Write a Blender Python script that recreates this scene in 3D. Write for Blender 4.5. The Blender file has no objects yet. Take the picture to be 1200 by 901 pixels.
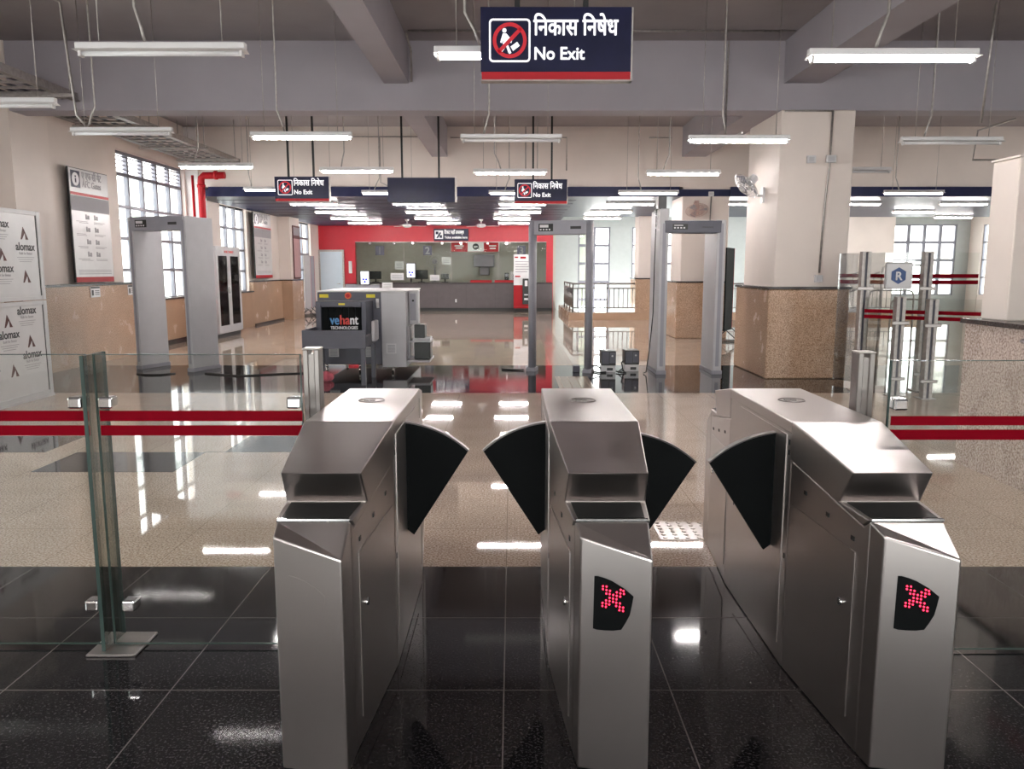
import bpy, bmesh, math, random
from mathutils import Vector, Matrix
random.seed(7)
SC = bpy.context.scene
COL = SC.collection
F = 930.0; T = math.atan(135 / F); H = 1.55
CT, ST = math.cos(T), math.sin(T)

# ------------------------------------------------------------------ survey helpers (where a sight line meets a known plane)
def ray(x, y):
    a, b = (x - 600) / F, (y - 450.5) / F
    return a, CT - b * ST, -(ST + b * CT)
def at(x, y, Y):
    r = ray(x, y); k = Y / r[1]
    return Vector((k * r[0], Y, H + k * r[2]))
def flo(x, y, z=0.0):
    r = ray(x, y); k = (z - H) / r[2]
    return Vector((k * r[0], k * r[1], z))
def atX(x, y, X):
    r = ray(x, y); k = X / r[0]
    return Vector((X, k * r[1], H + k * r[2]))

# ------------------------------------------------------------------ materials
MATS = {}
def mat(name, col, rough=0.5, metal=0.0, var=0.06, scale=6.0, spec=0.5, bump=0.0, emit=None, estr=0.0, coat=0.0, aniso=None):
    if name in MATS: return MATS[name]
    m = bpy.data.materials.new(name); m.use_nodes = True
    nt = m.node_tree; N, L = nt.nodes, nt.links
    b = N['Principled BSDF']
    tc = N.new('ShaderNodeTexCoord')
    nz = N.new('ShaderNodeTexNoise'); nz.inputs['Scale'].default_value = scale; nz.inputs['Detail'].default_value = 5
    L.new(tc.outputs['Object'], nz.inputs['Vector'])
    rp = N.new('ShaderNodeValToRGB')
    rp.color_ramp.elements[0].position = 0.3; rp.color_ramp.elements[1].position = 0.7
    rp.color_ramp.elements[0].color = tuple(max(0, c * (1 - var)) for c in col) + (1,)
    rp.color_ramp.elements[1].color = tuple(min(1, c * (1 + var)) for c in col) + (1,)
    L.new(nz.outputs['Fac'], rp.inputs['Fac']); L.new(rp.outputs['Color'], b.inputs['Base Color'])
    b.inputs['Roughness'].default_value = rough; b.inputs['Metallic'].default_value = metal
    b.inputs['Specular IOR Level'].default_value = spec
    if coat: b.inputs['Coat Weight'].default_value = coat; b.inputs['Coat Roughness'].default_value = 0.05
    if aniso is not None:
        mp = N.new('ShaderNodeMapping'); mp.inputs['Scale'].default_value = aniso
        n2 = N.new('ShaderNodeTexNoise'); n2.inputs['Scale'].default_value = 4; n2.inputs['Detail'].default_value = 3
        L.new(tc.outputs['Object'], mp.inputs['Vector']); L.new(mp.outputs['Vector'], n2.inputs['Vector'])
        mr = N.new('ShaderNodeMapRange'); mr.inputs['To Min'].default_value = rough - .015; mr.inputs['To Max'].default_value = rough + .02
        L.new(n2.outputs['Fac'], mr.inputs['Value']); L.new(mr.outputs['Result'], b.inputs['Roughness'])
        b.inputs['Anisotropic'].default_value = .45
    elif bump:
        bp = N.new('ShaderNodeBump'); bp.inputs['Strength'].default_value = bump; bp.inputs['Distance'].default_value = 0.01
        L.new(nz.outputs['Fac'], bp.inputs['Height']); L.new(bp.outputs['Normal'], b.inputs['Normal'])
    if emit:
        b.inputs['Emission Color'].default_value = tuple(emit) + (1,); b.inputs['Emission Strength'].default_value = estr
    MATS[name] = m
    return m

def granite(name, c1, c2, c3, rough, scale=120, spec=0.5, joints=None):
    if name in MATS: return MATS[name]
    m = bpy.data.materials.new(name); m.use_nodes = True
    N, L = m.node_tree.nodes, m.node_tree.links; b = N['Principled BSDF']
    tc = N.new('ShaderNodeTexCoord')
    n1 = N.new('ShaderNodeTexNoise'); n1.inputs['Scale'].default_value = scale; n1.inputs['Detail'].default_value = 2
    n2 = N.new('ShaderNodeTexNoise'); n2.inputs['Scale'].default_value = 3; n2.inputs['Detail'].default_value = 6
    for n in (n1, n2): L.new(tc.outputs['Object'], n.inputs['Vector'])
    rp = N.new('ShaderNodeValToRGB'); e = rp.color_ramp.elements
    e[0].position = 0.36; e[0].color = c1 + (1,); e[1].position = 0.66; e[1].color = c3 + (1,)
    k = e.new(0.5); k.color = c2 + (1,)
    L.new(n1.outputs['Fac'], rp.inputs['Fac'])
    mx = N.new('ShaderNodeMix'); mx.data_type = 'RGBA'; mx.blend_type = 'MULTIPLY'; mx.inputs['Factor'].default_value = 0.3
    r2 = N.new('ShaderNodeValToRGB'); r2.color_ramp.elements[0].position = .3; r2.color_ramp.elements[1].position = .7
    r2.color_ramp.elements[0].color = (.6, .6, .6, 1)
    L.new(n2.outputs['Fac'], r2.inputs['Fac'])
    L.new(rp.outputs['Color'], mx.inputs['A']); L.new(r2.outputs['Color'], mx.inputs['B'])
    out = mx.outputs['Result']
    if joints:
        size, ox, oy, w, jc = joints
        sx = N.new('ShaderNodeSeparateXYZ'); L.new(tc.outputs['Object'], sx.inputs['Vector'])
        fac = None
        for ax, off in (('X', ox), ('Y', oy)):
            a = N.new('ShaderNodeMath'); a.operation = 'SUBTRACT'; a.inputs[1].default_value = off
            L.new(sx.outputs[ax], a.inputs[0])
            p = N.new('ShaderNodeMath'); p.operation = 'PINGPONG'; p.inputs[1].default_value = size / 2
            L.new(a.outputs[0], p.inputs[0])
            q = N.new('ShaderNodeMath'); q.operation = 'LESS_THAN'; q.inputs[1].default_value = w / 2
            L.new(p.outputs[0], q.inputs[0])
            if fac is None: fac = q.outputs[0]
            else:
                z = N.new('ShaderNodeMath'); z.operation = 'MAXIMUM'
                L.new(fac, z.inputs[0]); L.new(q.outputs[0], z.inputs[1]); fac = z.outputs[0]
        mj = N.new('ShaderNodeMix'); mj.data_type = 'RGBA'
        L.new(fac, mj.inputs['Factor']); L.new(out, mj.inputs['A']); mj.inputs['B'].default_value = jc + (1,)
        out = mj.outputs['Result']
    L.new(out, b.inputs['Base Color'])
    mr = N.new('ShaderNodeMapRange'); mr.inputs['To Min'].default_value = max(.02, rough * .6); mr.inputs['To Max'].default_value = rough * 1.6
    L.new(n2.outputs['Fac'], mr.inputs['Value']); L.new(mr.outputs['Result'], b.inputs['Roughness'])
    b.inputs['Specular IOR Level'].default_value = spec
    MATS[name] = m
    return m

def glass(name, tint, gl=0.02, gr=0.35, rough=0.02, haze=.02):
    if name in MATS: return MATS[name]
    m = bpy.data.materials.new(name); m.use_nodes = True
    N, L = m.node_tree.nodes, m.node_tree.links
    N.remove(N['Principled BSDF']); out = N['Material Output']
    tr = N.new('ShaderNodeBsdfTransparent'); tr.inputs['Color'].default_value = tint + (1,)
    g = N.new('ShaderNodeBsdfGlossy'); g.inputs['Roughness'].default_value = rough
    lw = N.new('ShaderNodeLayerWeight'); lw.inputs['Blend'].default_value = 0.35
    nz = N.new('ShaderNodeTexNoise'); nz.inputs['Scale'].default_value = 3
    mr = N.new('ShaderNodeMapRange'); mr.inputs['To Min'].default_value = gl; mr.inputs['To Max'].default_value = gr
    L.new(lw.outputs['Fresnel'], mr.inputs['Value'])
    ad = N.new('ShaderNodeMath'); ad.operation = 'MULTIPLY_ADD'; ad.inputs[1].default_value = haze
    L.new(nz.outputs['Fac'], ad.inputs[0]); L.new(mr.outputs['Result'], ad.inputs[2])
    mx = N.new('ShaderNodeMixShader')
    L.new(ad.outputs[0], mx.inputs['Fac']); L.new(tr.outputs[0], mx.inputs[1]); L.new(g.outputs[0], mx.inputs[2])
    L.new(mx.outputs[0], out.inputs['Surface'])
    MATS[name] = m
    return m

CREAM = mat('cream_paint', (.74, .655, .605), .55, var=.04, scale=1.5, bump=.02)
WHITEP = mat('white_paint', (.82, .80, .79), .5, var=.03)
PALE = mat('pale_panel', (.41, .44, .435), .45, var=.03)
CONC = mat('grey_slab_paint', (.30, .275, .285), .7, var=.08, scale=1.2, bump=.03)
BEAMM = mat('beam_paint', (.36, .335, .37), .7, var=.06, scale=1.0, bump=.03)
BEIGE = granite('beige_granite_floor', (.38, .275, .21), (.66, .51, .405), (.84, .72, .60), .022, 90, .6, (.62, -.03, 4.0, .004, (.33, .25, .19)))
BLACKG = granite('black_granite_floor', (.006, .006, .007), (.016, .015, .017), (.055, .05, .053), .055, 110, .55, (.62, -.03, 4.0, .005, (.16, .145, .14)))
DADO = granite('pink_granite_cladding', (.30, .175, .105), (.50, .315, .205), (.64, .45, .32), .22, 70, .4)
DADO2 = granite('speckled_granite_cladding', (.30, .22, .19), (.52, .42, .37), (.68, .60, .55), .25, 60, .4)
DCAP = mat('dark_granite_coping', (.035, .025, .024), .25, var=.3, scale=60)
STEEL = mat('brushed_steel', (.545, .507, .492), .32, 1.0, var=.02, scale=2, aniso=(1.5, 1.5, 70))
STEELD = mat('dark_steel', (.30, .275, .265), .3, 1.0, var=.08, aniso=(1.5, 1.5, 70))
CHROME = mat('chrome', (.78, .78, .78), .12, 1.0)
GALV = mat('galvanised_steel', (.42, .39, .37), .45, .8, var=.15, scale=20)
FLAPM = mat('black_flap', (.0055, .0065, .007), .6, var=.1, spec=.06)
RIM = mat('grey_rim', (.34, .32, .31), .35, .7)
BLACK = mat('black_plastic', (.008, .009, .009), .4, var=.1)
DGREY = mat('dark_grey_paint', (.075, .075, .10), .4, var=.05)
MGREY = mat('mid_grey_paint', (.31, .305, .345), .4, var=.04)
LGREY = mat('light_grey_paint', (.50, .49, .51), .4, var=.03)
WGREY = mat('pale_grey_paint', (.64, .63, .64), .35, var=.03)
SHEET = mat('sheet_white', (.70, .69, .70), .22, var=.03)
NAVY = mat('navy_sign', (.009, .010, .042), .35, var=.15, spec=.25)
SIGNW = mat('emissive_white', (.85, .85, .88), .5, var=.02, emit=(.95, .95, 1), estr=.28)  # sign white with weak emission of its own
SIGNR = mat('emissive_red', (.50, .008, .02), .5, var=.02, emit=(1, .02, .05), estr=.08)  # sign red, emission weaker than the white
NAVYC = mat('navy_ceiling_panel', (.014, .017, .060), .4, var=.1, spec=.25)
REDW = mat('red_wall_paint', (.50, .010, .026), .4, var=.04)
RED = mat('red_paint', (.42, .006, .014), .45, var=.05, spec=.3)
TAPE = mat('dark_red_tape', (.20, .0005, .008), .5, var=.04, spec=.05)
WHITET = mat('white_lettering', (.85, .85, .88), .5, var=.02)
GREYT = mat('grey_lettering', (.30, .29, .31), .6, var=.02)
DARKT = mat('dark_lettering', (.03, .028, .03), .5, var=.02)
BLUET = mat('blue_lettering', (.10, .30, .62), .5, var=.02)
REDT = mat('red_lettering', (.62, .06, .05), .5, var=.02)
MAROON = mat('maroon_mark', (.075, .012, .010), .5)
YELLOW = mat('yellow_sticker', (.72, .60, .03), .5)
ORANGE = mat('orange_button', (.75, .13, .03), .4)
PINK = mat('pink_cloth', (.75, .17, .22), .8)
COUNTER = mat('dark_counter', (.085, .066, .07), .35, var=.08)
OFFICE = mat('office_wall', (.46, .465, .40), .6, var=.05)
DOORM = mat('pale_blue_door', (.55, .64, .72), .4, var=.02)
TACT = mat('tactile_tile', (.50, .40, .32), .14, var=.08, scale=30)
ALU = mat('window_frame_grey', (.20, .20, .235), .45, .3, var=.05)
LAMPH = mat('lamp_housing', (.72, .70, .70), .4, var=.02)
LAMPOFF = mat('lamp_diffuser_unlit', (.74, .73, .75), .35, var=.02)
LAMPON = mat('lamp_diffuser_lit', (.9, .9, .9), .4, emit=(1, .94, .915), estr=56.0)
LED = mat('red_led', (.5, .01, .02), .4, emit=(1, .02, .06), estr=2.6)
SCREEN = mat('lit_white_screen', (.6, .6, .62), .3, emit=(.9, .92, 1), estr=.7)
SCRBLUE = mat('lit_blue_logo', (.02, .03, .5), .3, emit=(.03, .05, .8), estr=.5)
GLASS = glass('clear_glass', (.955, .97, .962), .012, .55)
GLASSE = mat('green_glass_edge', (.045, .075, .068), .15, var=.1, spec=.5)
GLASSF = glass('glass_fin', (.80, .83, .80), .03, .6)
WGLASS = glass('window_glass', (.96, .98, .97), .02, .5)
TGLASS = glass('ticket_glass', (.90, .92, .90), .0, .06, .02, .004)
SMOKE = glass('smoked_glass', (.42, .38, .39), .03, .4)

# ------------------------------------------------------------------ mesh builder
class MB:
    def __init__(self): self.bm = bmesh.new()
    def box(self, x0, x1, y0, y1, z0, z1, bev=0.0, seg=1, M=None):
        v = [self.bm.verts.new(p) for p in ((x0,y0,z0),(x1,y0,z0),(x1,y1,z0),(x0,y1,z0),(x0,y0,z1),(x1,y0,z1),(x1,y1,z1),(x0,y1,z1))]
        fs = [self.bm.faces.new([v[i] for i in q]) for q in ((0,3,2,1),(4,5,6,7),(0,1,5,4),(1,2,6,5),(2,3,7,6),(3,0,4,7))]
        vs = v
        if bev:
            es = {e for f in fs for e in f.edges}
            r = bmesh.ops.bevel(self.bm, geom=list(es), offset=bev, segments=seg, affect='EDGES', profile=.5)
            vs = list({w for f in r['faces'] for w in f.verts} | {w for w in v if w.is_valid})
        if M is not None:
            for w in vs: w.co = M @ w.co
        return self
    def tube(self, pts, r, n=10, cap=True, closed=False):
        pts = [Vector(p) for p in pts]; rings = []
        k = len(pts); up = None
        for i, p in enumerate(pts):
            a = pts[i - 1] if (i > 0 or closed) else p
            b = pts[(i + 1) % k] if (i < k - 1 or closed) else p
            d = (b - a).normalized()
            if up is None: up = d.orthogonal().normalized()
            else:
                up = up - d * up.dot(d)
                up = up.normalized() if up.length > 1e-6 else d.orthogonal().normalized()
            s = d.cross(up)
            rr = r[i] if isinstance(r, (list, tuple)) else r
            rings.append([self.bm.verts.new(p + up * math.cos(2*math.pi*j/n) * rr + s * math.sin(2*math.pi*j/n) * rr) for j in range(n)])
        for i in range(k if closed else k - 1):
            A, B = rings[i], rings[(i + 1) % k]
            for j in range(n):
                f = self.bm.faces.new((A[j], A[(j+1) % n], B[(j+1) % n], B[j])); f.smooth = True
        if cap and not closed:
            self.bm.faces.new(rings[0][::-1]); self.bm.faces.new(rings[-1])
        return self
    def poly(self, pts):
        self.bm.faces.new([self.bm.verts.new(p) for p in pts]); return self
    def prism(self, pts, d):
        """extrude polygon pts (3d) along vector d"""
        d = Vector(d); a = [self.bm.verts.new(p) for p in pts]; b = [self.bm.verts.new(Vector(p) + d) for p in pts]
        self.bm.faces.new(a[::-1]); self.bm.faces.new(b)
        n = len(a)
        for i in range(n): self.bm.faces.new((a[i], a[(i+1) % n], b[(i+1) % n], b[i]))
        return self
    def solid(self, verts, faces):
        v = [self.bm.verts.new(p) for p in verts]
        for f in faces: self.bm.faces.new([v[i] for i in f])
        return self
    def disc(self, c, n, r, th, seg=24):
        c, n = Vector(c), Vector(n).normalized()
        return self.tube([c - n * th / 2, c + n * th / 2], r, seg)
    def ball(self, c, r, s=8):
        bmesh.ops.create_uvsphere(self.bm, u_segments=s, v_segments=max(4, s // 2), radius=r, matrix=Matrix.Translation(c)); return self
    def build(self, name, m, parent=None, world=False, loc=None):
        bm = self.bm
        if world and parent is not None:
            root = parent
            while root.parent: root = root.parent
            inv = Matrix.LocRotScale(root.location, root.rotation_euler, None).inverted()
            bmesh.ops.transform(bm, matrix=inv, verts=bm.verts)
        if loc is not None: bmesh.ops.translate(bm, vec=-Vector(loc), verts=bm.verts)
        bmesh.ops.recalc_face_normals(bm, faces=bm.faces)
        me = bpy.data.meshes.new(name); bm.to_mesh(me); bm.free()
        for mm in (m if isinstance(m, (list, tuple)) else [m]): me.materials.append(mm)
        o = bpy.data.objects.new(name, me); COL.objects.link(o)
        if loc is not None: o.location = loc
        o.parent = parent
        return o

def tag(o, label, cat, group=None, kind=None):
    o['label'] = label; o['category'] = cat
    if group: o['group'] = group
    if kind: o['kind'] = kind
    return o
def thing(name, label, cat, loc=(0, 0, 0), rz=0.0, group=None, kind=None):
    o = bpy.data.objects.new(name, None); COL.objects.link(o)
    o.empty_display_size = .1; o.location = loc; o.rotation_euler = (0, 0, rz)
    return tag(o, label, cat, group, kind)
def struct(name, mb, m, label, cat): return tag(mb.build(name, m), label, cat, kind='structure')
def copy_tree(o, parent=None):
    c = o.copy(); COL.objects.link(c); c.parent = parent
    for ch in list(o.children): copy_tree(ch, c)
    return c

CAMX = (Vector((1,0,0)), Vector((0,0,1)))        # a face looking back towards the gates
SIDEX = (Vector((0,1,0)), Vector((0,0,1)))       # a face looking into the hall from the windowed wall
def text_bm(mb, body, size, org, axes, align='LEFT', bold=0.0, ext=.002, width=None):
    cu = bpy.data.curves.new('lettering', 'FONT'); cu.body = body; cu.size = size; cu.align_x = align
    cu.extrude = ext; cu.resolution_u = 4
    o = bpy.data.objects.new('lettering', cu); COL.objects.link(o)
    dg = bpy.context.evaluated_depsgraph_get(); dg.update()
    me = bpy.data.meshes.new_from_object(o.evaluated_get(dg))
    xd, yd = axes; zd = xd.cross(yd); org = Vector(org)
    xs = [v.co.x for v in me.vertices]
    k = width / (max(xs) - min(xs)) if width and xs else 1.0
    me.transform(Matrix(((xd.x*k, yd.x, zd.x, org.x), (xd.y*k, yd.y, zd.y, org.y), (xd.z*k, yd.z, zd.z, org.z), (0,0,0,1))))
    mb.bm.from_mesh(me)
    if bold:
        for k in range(6):
            a = k * math.pi / 3; q = me.copy()
            q.transform(Matrix.Translation(xd * bold * math.cos(a) + yd * bold * math.sin(a) + zd * .0001 * (k + 1)))
            mb.bm.from_mesh(q); bpy.data.meshes.remove(q)
    bpy.data.objects.remove(o); bpy.data.curves.remove(cu); bpy.data.meshes.remove(me)
    return mb

# ------------------------------------------------------------------ THE SETTING
XL, XR, YB = -7.2, 17.6, 31.0
# floor
bands = [(-9.2, 4.0, 'k'), (4.0, 9.93, 'b'), (9.93, 12.85, 'k'), (12.85, 24.5, 'b')]
fb, fk = MB(), MB()
for y0, y1, c in bands:
    (fb if c == 'b' else fk).box(XL - .3, XR, y0, y1, -.12, 0)
fb.box(XL - .3, 1.75, 24.5, 34.2, -.12, 0); fb.box(12.6, XR, 24.5, YB + .1, -.12, 0)
struct('floor', fb, BEIGE, 'polished beige speckled granite floor of the hall', 'floor')
struct('floor', fk, BLACKG, 'polished black granite floor bands under the gates and the scanner', 'floor')
ck = MB()
for x0, x1, y0, y1 in ((-3.72, -2.62, 5.97, 6.64), (-6.4, -4.0, 6.64, 7.3), (-2.46, -1.7, 6.64, 7.3), (-2.62, -2.46, 6.64, 6.65)):
    ck.box(x0, x1, y0, y1, -.01, .0015)
tag(ck.build('floor_inlay', BLACKG), 'black granite squares let into the beige floor near the glass barrier', 'floor inlay', kind='structure')
pit = MB().box(1.75, 12.6, 24.7, YB, -3.2, -3.1)
struct('floor', pit, LGREY, 'pale lower floor of the stairwell behind the railing', 'floor')
MB_ = MB()
kb = MB().box(1.75, 12.6, 24.5, 24.8, -.12, .23).box(1.75, 2.0, 24.8, 30, -.12, .23)
struct('trim_1', kb, DADO, 'low granite kerb along the stairwell railing', 'kerb')

# slab, beams
struct('ceiling', MB().box(XL - .3, XR, -9.2, 18.3, 4.64, 4.85).box(XL - .3, XR, 18.3, 34.2, 4.64, 4.85), CONC, 'grey painted concrete ceiling slab', 'ceiling')
struct('beam', MB().box(XL - .2, XR, 11.4, 11.8, 3.72, 4.64), BEAMM, 'deep grey cross beam spanning the hall above the column heads', 'beam')
struct('beam', MB().box(-1.76, -1.42, -9, 11.4, 4.08, 4.64).box(-1.76, -1.42, 11.8, 18, 4.0, 4.64), BEAMM, 'grey ceiling beam running lengthwise between the windowed wall and the big sign', 'beam')
struct('beam', MB().box(3.74, 4.26, -9, 11.4, 4.08, 4.64).box(3.74, 4.26, 11.8, 18, 4.0, 4.64), BEAMM, 'wide grey ceiling beam running lengthwise onto the nearest column', 'beam')
struct('wall_center', MB().box(XL, XR, 18.0, 18.3, 3.35, 4.64), CREAM, 'cream upper wall above the navy false ceiling', 'wall')
nb = MB()
nb.box(XL, 1.6, 18.0, 30.0, 3.15, 3.3).box(1.6, XR, 18.0, 25.0, 3.15, 3.3)
nb.box(XL + .5, 3.7, 17.93, 18.0, 3.14, 3.35).box(4.83, XR, 17.93, 18.0, 3.14, 3.35)
struct('ceiling', nb, NAVYC, 'glossy navy false ceiling over the ticket hall', 'ceiling')
sb = MB()
for i in range(1, 12): sb.box(XL + .3, 1.5, 18.0 + i, 18.012 + i, 3.142, 3.15)
struct('trim_2', sb, DGREY, 'thin dark joint strips across the navy ceiling', 'ceiling joints')

# the windowed wall
def wall_y(mb, x0, x1, ya, yb, z0, z1, holes):
    y = ya
    for (h0, h1, s, t) in holes:
        mb.box(x0, x1, y, h0, z0, z1)
        if s > z0: mb.box(x0, x1, h0, h1, z0, s)
        if t < z1: mb.box(x0, x1, h0, h1, t, z1)
        y = h1
    mb.box(x0, x1, y, yb, z0, z1)
    return mb
def wall_x(mb, y0, y1, xa, xb, z0, z1, holes):
    x = xa
    for (h0, h1, a, b) in holes:
        mb.box(x, h0, y0, y1, z0, z1)
        if a > z0: mb.box(h0, h1, y0, y1, z0, a)
        mb.box(h0, h1, y0, y1, b, z1); x = h1
    mb.box(x, xb, y0, y1, z0, z1)
    return mb
WINS = [(1.2, 4.6, .95, 3.7), (6.4, 8.9, .95, 3.7), (14.85, 17.9, .95, 3.72), (19.95, 21.9, .95, 3.15), (26.3, 28.8, .45, 3.15)]
struct('wall_left', wall_y(MB(), XL - .3, XL, -9.2, 34.2, -.1, 4.64, WINS), CREAM, 'cream side wall with tall windows', 'wall')
pl = MB().box(XL, -6.95, 11.37, 12.3, 0, 4.64)
struct('column', pl, CREAM, 'cream pilaster on the windowed wall under the cross beam', 'column')
struct('column', MB().box(XL, -6.92, 17.96, 18.4, 0, 4.63), WHITEP, 'narrow white pilaster beside the red riser pipe', 'column')
struct('column', MB().box(XL, -6.83, 24.8, 25.9, 0, 3.15), CREAM, 'cream pilaster near the ticket hall door', 'column')
dd = MB()
for (y0, y1, x, h) in ((11.3, 14.8, -6.93, 1.28), (14.8, 17.95, -7.1, .93), (17.95, 19.9, -6.90, 1.24), (19.9, 21.95, -7.1, .93), (21.95, 24.75, -7.1, 1.2), (24.7, 26.0, -6.78, 1.2)):
    dd.box(XL, x, y0, y1, 0, h)
struct('trim_3', dd, DADO, 'pink granite cladding along the foot of the windowed wall', 'wall cladding')
dc = MB()
for (y0, y1, x, h) in ((11.3, 14.8, -6.93, 1.28), (14.8, 17.95, -7.1, .93), (19.9, 21.95, -7.1, .93), (21.95, 24.75, -7.1, 1.2), (24.7, 26.0, -6.78, 1.2)):
    dc.box(XL, x + .02, y0, y1, h, h + .035)
struct('trim_4', dc, DCAP, 'dark coping on top of the granite wall cladding', 'coping')
struct('baseboard_left', MB().box(XL, -7.07, 14.82, 17.9, 0, .1).box(XL, -7.07, 21.95, 24.7, 0, .06), DCAP, 'dark skirting below the side windows', 'skirting')

def window_x(n, y0, y1, z0, z1, cols, rows, louver, label):
    t = thing('window_%d' % n, label, 'window', (XL - .1, y0, z0), kind='structure')
    fr = MB(); zt = z1 - louver
    for k in range(cols + 1):
        y = y0 + (y1 - y0) * k / cols
        fr.box(XL - .16, XL - .08, max(y0, y - .035), min(y1, y + .035), z0, z1)
    for k in range(rows + 1):
        z = z0 + (zt - z0) * k / rows
        fr.box(XL - .155, XL - .085, y0, y1, max(z0, z - .03), z + .03)
    fr.box(XL - .155, XL - .085, y0, y1, z1 - .05, z1)
    fr.build('window_frame', ALU, t, True)
    MB().box(XL - .125, XL - .119, y0, y1, z0, zt).build('glass_pane', WGLASS, t, True)
    if louver:
        lv = MB(); z = zt + .05
        while z < z1 - .05:
            lv.solid([(XL-.15,y0,z),(XL-.09,y0,z-.035),(XL-.09,y1,z-.035),(XL-.15,y1,z),(XL-.15,y0,z+.01),(XL-.09,y0,z-.025),(XL-.09,y1,z-.025),(XL-.15,y1,z+.01)],
                     [(0,1,2,3),(4,7,6,5),(0,4,5,1),(1,5,6,2),(2,6,7,3),(3,7,4,0)]); z += .075
        lv.build('louver_slats', MGREY, t, True)
window_x(1, *WINS[2], 5, 4, .42, 'tall grey framed window with louvers behind the grey walk-through detector')
window_x(2, *WINS[3], 3, 4, 0, 'tall grey framed window just beyond the hose cabinet')
window_x(3, *WINS[4], 3, 5, 0, 'narrow-looking tall window next to the red wall')
window_x(4, *WINS[0], 5, 4, .42, 'added unseen side window beside the black floor')  # out of view, added to let in more daylight
window_x(5, *WINS[1], 4, 4, .42, 'added unseen side window before the framed sheet board')  # another added opening outside the frame, for extra daylight

# ticket hall end wall
RX = 1.53
rw = MB().box(XL, -5.85, 30, 30.2, 1.0, 3.15).box(-5.85, 1.28, 30, 30.2, 2.57, 3.15).box(1.28, RX, 30, 30.2, 0, 3.15).box(-6.2, -5.85, 30, 30.2, 1.0, 1.02)
struct('wall_back', rw, REDW, 'glossy red end wall around the ticket window', 'wall')
struct('wall_back', MB().box(XL, -5.85, 30.005, 30.2, 0, 1.0), MGREY, 'grey lower part of the red end wall beside the door', 'wall')
struct('wall_back', MB().box(XL, 3.4, 34, 34.2, 0, 4.64).box(RX - .05, RX + .1, 30.2, 34, 0, 4.64), OFFICE, 'olive grey back wall of the ticket office', 'wall')
# stairwell end wall with big windows
BW = [(2.55, 3.78, -1.0, 3.15), (4.62, 6.35, -1.0, 3.15), (14.05, 17.1, .55, 3.25)]
bw = MB(); x = 1.55
for (a, b, s, t) in BW:
    bw.box(x, a, YB, YB + .2, -3.2, 4.64); bw.box(a, b, YB, YB + .2, -3.2, s); bw.box(a, b, YB, YB + .2, t, 4.64); x = b
bw.box(x, XR, YB, YB + .2, -3.2, 4.64)
struct('wall_back', bw, PALE, 'pale green end wall behind the stairwell railing', 'wall')
struct('column', MB().box(12.3, 14.0, 29.5, YB, 0, 4.64), CREAM, 'broad cream pier before the far grid window', 'column')
struct('wall_right', wall_y(MB(), XR, XR + .2, -9.2, 34.2, -.1, 4.64, [(13, 16.5, .6, 3.2), (20, 23.5, .6, 3.2), (26.5, 30.2, .6, 3.2)]), CREAM, 'cream far side wall beyond the glass barriers', 'wall')
struct('wall_front', wall_x(MB(), -9.2, -9, XL - .3, XR, 0, 4.64, [(-6.5, -3.0, .8, 3.4), (-1.6, 3.2, 0, 2.6), (4.8, 8.5, .8, 3.4), (11, 15, .8, 3.4)]), CREAM, 'unseen cream wall added behind the viewer, its openings limiting the daylight', 'wall')  # put in to hold back daylight on the gate fronts
def window_y(n, x0, x1, z0, z1, cols, rows, label):
    t = thing('window_%d' % n, label, 'window', (x0, YB, z0), kind='structure'); fr = MB()
    for k in range(cols + 1):
        x = x0 + (x1 - x0) * k / cols
        fr.box(max(x0, x - .06), min(x1, x + .06), YB + .04, YB + .12, z0, z1)
    for k in range(rows + 1):
        z = z0 + (z1 - z0) * k / rows
        fr.box(x0, x1, YB + .045, YB + .115, max(z0, z - .05), min(z1, z + .05))
    fr.build('window_frame', ALU, t, True)
    MB().box(x0, x1, YB + .077, YB + .083, z0, z1).build('glass_pane', WGLASS, t, True)
window_y(6, *BW[0], 2, 6, 'tall bright stairwell window seen through the middle detector')
window_y(7, *BW[1], 2, 6, 'tall bright stairwell window half hidden by a clad column')
window_y(8, *BW[2], 5, 4, 'wide bright grid window at the far end behind the glass barriers')
for n, (a, b) in ((9, (26.5, 30.2)), (10, (20, 23.5))):
    t = thing('window_%d' % n, ['tall window on the far side wall next to the grid window', 'tall window on the far side wall nearer the gates'][n - 9], 'window', (XR, a, .6), kind='structure'); fr = MB()
    for k in range(5): y = a + (b - a) * k / 4; fr.box(XR + .05, XR + .13, y - .04, y + .04, .6, 3.2)
    for k in range(5): z = .6 + 2.6 * k / 4; fr.box(XR + .055, XR + .125, a, b, z - .03, z + .03)
    fr.build('window_frame', ALU, t, True); MB().box(XR + .087, XR + .093, a, b, .6, 3.2).build('glass_pane', WGLASS, t, True)

# door in the red wall
d = thing('door_1', 'pale blue door in a dark frame in the red end wall', 'door', (-6.75, 30, 0), kind='structure')
MB().box(-7.17, -6.3, 29.95, 29.99, 0, 2.2).build('leaf', DOORM, d, True)
MB().box(-7.2, -7.15, 29.9, 30, 0, 2.27).box(-6.32, -6.26, 29.9, 30, 0, 2.27).box(-7.15, -6.32, 29.9, 30, 2.2, 2.27).build('door_frame', GALV, d, True)
MB().tube([(-6.42, 29.95, 1.02), (-6.42, 29.9, 1.02), (-6.54, 29.9, 1.02)], .012, 8).build('handle', CHROME, d, True)

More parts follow.
